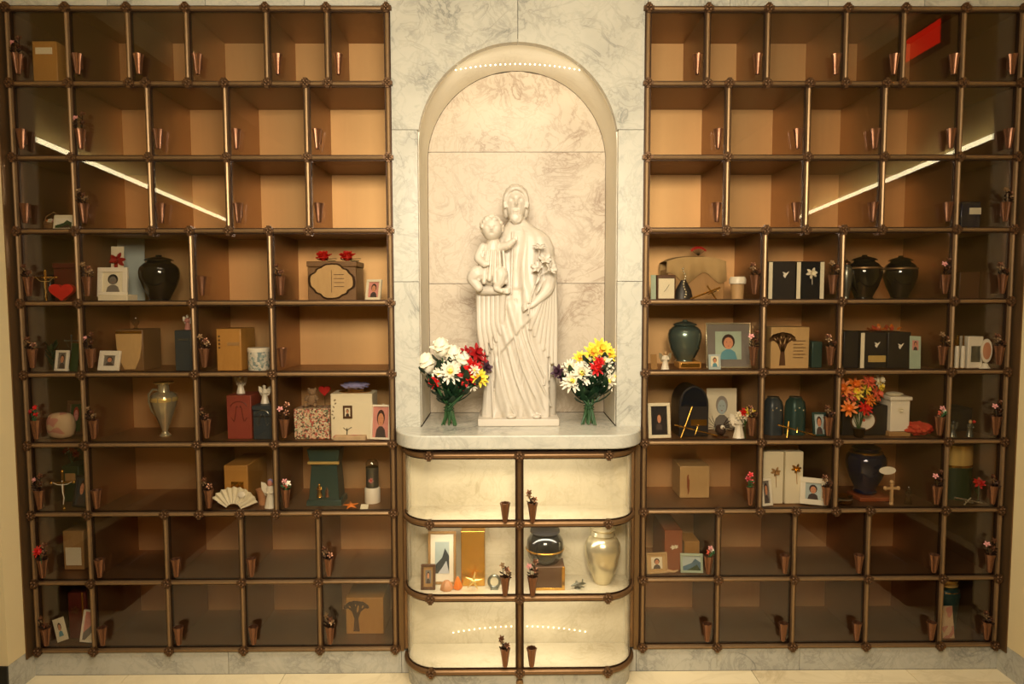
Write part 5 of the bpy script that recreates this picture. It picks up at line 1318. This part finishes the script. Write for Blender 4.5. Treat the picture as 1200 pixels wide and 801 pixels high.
# R7
def leaf_deco(t, w, h, y):
    MB().use('wood_terracotta').petal((-.22 * w, y - .001, .12 * h), (0, 0, 1), (1, 0, 0), .62 * h, .22 * w, 0).build('leaf_emblem', None, t)
box_urn('small pale wooden box urn with leaf inlay, alone in seventh row', 797, 832, 546, 6, .14, .12, 'wood_pale', leaf_deco, rz=R(0))
box_urn('cream book shaped urn with branch relief, left of pair, seventh row', 895, 919, 529, 6, .06, .10, 'paper', rose_deco('wood_tan', .1, .62, .09), name='book_urn')
box_urn('cream book shaped urn with rose relief, right of pair, seventh row', 921, 942, 529, 6, .06, .10, 'paper', rose_deco('gold', .1, .68, .09), name='book_urn')
frame('white framed photo leaning at left of the cream urns, seventh row', 893, 907, 562, 6, .03, 'white_ceramic', None, .2, rz=R(14), tilt=10, pk=dict(bg='mat_grey'))
frame('white framed portrait leaning at right of the cream urns, seventh row', 939, 969, 562, 6, .035, 'white_ceramic', None, .2, rz=R(-8), tilt=12, roll=4, pk=dict(bg='paper_blue'))
round_urn('cobalt and purple enamelled round urn on brown base, seventh row', 1005, 1050, 522, 6, .07, 'blue_enamel', 'purple_enamel', ('gold', .80, .80), zoff=.020)
x, w, h, z0 = spec(1005, 1050, 522, 6, .07)
t = box_urn('brown wooden base under the cobalt and purple urn', 1008, 1048, 583, 6, .078, .10, 'wood_terracotta', name='plinth', cat='plinth')
x = at(1040, 551, .05).x; p = at(1040, 551, .05)
t = thing('oval_tag', 'oval white name tag hanging on the cobalt urn', 'tag', p); MB().disc((0, 0), 10 * S(.05), 4.8 * S(.05), 0, 28, .0015).build('plate', 'white_ceramic', t); MB().tube([(0, .001, .018), (0, .004, .05)], .0008, 5).build('chain', 'gold', t)
small('wooden_cross', 'carved tan cross standing before the cobalt urn', 'cross', 1051, 6, .03, cross_mb(.082, .048, .0085, .72, m='resin_tan'), part='cross')
mb = MB()
for k in range(3): mb.use(['gold', 'silver', 'gold'][k]).lathe([(.008, .012 * k), (.012, .004 + .012 * k), (.030, .009 + .012 * k), (.034, .011 + .012 * k), (.008, .0118 + .012 * k)], 24)
small('dish_stack', 'small stack of gold and silver dishes left of the cobalt urn', 'dishes', 993, 6, .05, mb)
small('crystal_figurine', 'clear crystal figurine right of the tan cross', 'figurine', 1071, 6, .05, mini_person(MB(), .070, 'crystal', 'crystal'))
x, w, h, z0 = spec(1114, 1154, 521, 6, .09); t = thing('drum_urn', 'dark green drum urn with glowing gold top, far right of seventh row', 'urn', (x, .09 + w / 2, z0)); r_ = w / 2
MB().lathe([(r_, 0), (r_, .62 * h)], 40).build('body', 'leaf_dark', t); MB().lathe([(r_ * 1.02, .621 * h), (r_ * 1.02, .97 * h), (r_ * .8, h)], 40).build('lid', 'gold_bright', t); MB().lathe([(r_ * 1.03, .58 * h), (r_ * 1.03, .62 * h)], 40).build('band', 'gold', t)
lean_cross('silver crucifix lying before the drum urn', (1119, 581), (1155, 589), (1128, 589), (1137, 581), 6, .03, 'silver', .006)
mb = MB().use('red').blossom((0, 0, .075), (-.2, -1, .5), .022, 7, 3, .6, 1); mb.ball((0, 0, .078), .009, 8, 6); mb.use('leaf').tube([(0, 0, 0), (.002, 0, .075)], .0018, 6); mb.petal((0, 0, .035), (-.6, -.3, .6), (0, 1, 0), .03, .014, -.2)
x = at(1157, 545, .05); 
small('silk_rose', 'bright red silk rose beside the drum urn', 'flower', 1154, 6, .06, mb, part='bloom')
# R8
def rose_pair(t, w, h, y): MB().use('white_petal').blossom((-.05 * w, y - .001, .58 * h), (0, -1, 0), .009, 5, 2, .3, 1).blossom((.14 * w, y - .001, .60 * h), (0, -1, 0), .008, 5, 2, .3, 2).build('flower_emblem', None, t)
box_urn('terracotta wooden box urn with white blossoms, eighth row beside marble', 779, 800, 621, 7, .06, .20, 'wood_terracotta', rose_pair)
box_urn('low honey wooden box urn behind the snapshots, eighth row', 802, 820, 634, 7, .12, .10, 'wood_gold')
frame('tan framed card with two small pictures, eighth row beside the marble', 758, 783, 649, 7, .03, 'wood_pale', 'wood_pale', .08, rz=R(6), tilt=10, pk=dict(bg='paper'))
frame('sea blue landscape snapshot in pale frame, eighth row', 798, 824, 650, 7, .035, 'paper_green', None, .12, pic='scenic', pk=dict(sky='paper_blue', hill='sea', extra='leaf'), rz=R(-4), tilt=10)
small('driftwood', 'small piece of pale driftwood lying beside the blue snapshot', 'driftwood', 790, 7, .03, MB().tube([(-.024, 0, .006), (-.008, .004, .010), (.010, -.002, .009), (.026, 0, .014)], [.004, .0065, .005, .003], 8), 'resin_tan')
# R9
round_urn('tall urn with gold lid and pale flowered body in the bottom right corner niche', 1104, 1134, 680, 8, .06, 'teal', 'gold_bright', ('gold', .74, .93), prof=[(.72, 0), (.76, .03), (.80, .25), (.90, .5), (1, .68), (.95, .76), (.75, .80), (.6, .82)], lid=[(.62, .822), (.82, .84), (.86, .87), (.74, .90), (.82, .93), (.86, .96), (.6, .99), (.2, 1.0)])
card('pale flowered scarf card leaning before the tall gold lidded urn', 1106, 1120, 712, 8, .03, 'quilt', tilt=10)

# ---- centre cabinet, middle tier
frame('dark wood frame with white mount and mountain photograph, middle tier', 501, 534, 624, 'c1', -.03, 'wood_tan', 'white_ceramic', .09, pic='scenic', pk=dict(sky='paper_blue', hill='slate', extra='snow'), tilt=6)
frame('small brown frame with oval picture before the mountain photograph', 493, 510, 662, 'c1', -.075, 'wood_brown', 'wood_tan', .18, pk=dict(bg='mat_grey'), tilt=8)
box_urn('shiny gold box urn behind a starfish, middle tier of curved cabinet', 540, 568, 622, 'c1', -.05, .085, 'gold')
t = star(5, .040, .009, .006).build('starfish', 'gold_bright', bevel=.001); p = at(555, 671, -.08); t.location = (p.x, -.088, zfloor('c1') + .036); t.rotation_euler = (R(-10), R(8), 0); tag(t, 'pale gold starfish leaning against the gold box urn', 'starfish')
mb = MB()
mb.lathe([(.020, 0), (.022, .006), (.018, .02), (.008, .032)], 16, 7, .15); 
small('sea_shell', 'orange brown sea shell between the frames and the gold box', 'shell', 521, 'c1', -.075, mb, 'shell')
small('sea_shell', 'pointed orange sea shell leaning beside the starfish', 'shell', 534, 'c1', -.07, MB().lathe([(.012, 0), (.016, .008), (.012, .022), (.005, .04), (.002, .045)], 16, 5, .12), 'orange')
mb = MB().use('pewter').tube([(.020 * math.cos(a), 0, .026 + .022 * math.sin(a)) for a in [2 * PI * i / 24 for i in range(24)]], .005, 8, closed=True).use('paper').disc((0, .026), .014, .016, .001, 20, .002).use('pewter').box(-.014, .014, -.012, .012, 0, .004)
small('wreath_frame', 'little round wreath frame at right of the starfish', 'picture frame', 578, 'c1', -.07, mb)
BALL = [(.40, 0), (.44, .03), (.40, .06), (.62, .14), (.90, .32), (1, .52), (.94, .70), (.74, .82), (.60, .86)]
round_urn('dark bronze round urn with gold rim on a box, middle tier right', 617, 663, 624, 'c1', -.095, 'black_gloss', 'charcoal', ('gold', .50, 1.0), zoff=.052, prof=BALL, lid=[(.62, .862), (.78, .88), (.76, .93), (.5, .97), (.1, 1.0)])
box_urn('dark wooden box plinth with gold corners under the bronze urn', 627, 662, 664, 'c1', -.085, .085, 'wood_brown', both(plaque('gold', -.5, .5, 0, .10), plaque('gold', .40, .5, .1, 1)), name='plinth', cat='plinth')
round_urn('polished silver round urn at the right end of the middle tier', 688, 731, 620, 'c1', -.085, 'silver', 'silver', prof=[(.46, 0), (.52, .03), (.60, .10), (.84, .30), (1, .55), (.98, .66), (.80, .76), (.60, .80)], lid=[(.62, .802), (.70, .82), (.64, .88), (.74, .92), (.6, .96), (.1, 1.0)])
mb = MB(); mb.tube([(-.026, 0, .012), (-.01, 0, .014), (.02, 0, .014), (.034, 0, .012)], [.002, .006, .006, .001], 10)
mb.prism([(.016, .016), (.022, .016), (.022, .030), (.018, .030)], -.001, .001); mb.prismz([(-.008, -.004), (.006, -.03), (.012, -.03), (.006, -.004), (.006, .004), (.012, .03), (.006, .03), (-.008, .004)], .0125, .0145); mb.lathe([(.012, 0), (.010, .003), (.003, .005), (.003, .012)], 12)
small('toy_airplane', 'tiny silver model airplane between the two round urns', 'toy', 678, 'c1', -.07, mb, 'pewter', rz=R(20))

# ------------------------------------------------------------------ let every keepsake rest inside its own niche
bpy.context.view_layer.update()
def tree(o):
    yield o
    for c in o.children: yield from tree(c)
for o in list(SC.objects):
    if o.parent or o.get('kind') or o.type not in ('MESH', 'EMPTY') or o.location.y < .0 or o.get('category') in ('cabinet', 'ledge', 'plinth', 'statue'): continue
    pts = [d.matrix_world @ v.co for d in tree(o) if d.type == 'MESH' for v in d.data.vertices]
    if not pts: continue
    lo = [min(p[i] for p in pts) for i in range(3)]; hi = [max(p[i] for p in pts) for i in range(3)]
    cx = (lo[0] + hi[0]) / 2; cz = (lo[2] + hi[2]) / 2
    if abs(cx) < XI: continue
    r = min(8, max(0, int((ZT - cz) / PITCH))); sg = 1 if cx > 0 else -1
    for a, b_ in zip(ROWS[r], ROWS[r][1:]):
        if a <= abs(cx) <= b_:
            x0, x1 = sorted((sg * a, sg * b_)); dx = dy = dz = 0
            if lo[0] < x0 + .006: dx = x0 + .006 - lo[0]
            elif hi[0] > x1 - .006: dx = x1 - .006 - hi[0]
            if lo[2] < ROWZ[r + 1] + .0055: dz = ROWZ[r + 1] + .0055 - lo[2]
            elif hi[2] > ROWZ[r] - .0055: dz = ROWZ[r] - .0055 - hi[2]
            if lo[1] < .0045: dy = .0045 - lo[1]
            elif hi[1] > ND - .001: dy = ND - .001 - hi[1]
            o.location += Vector((dx, dy, dz))
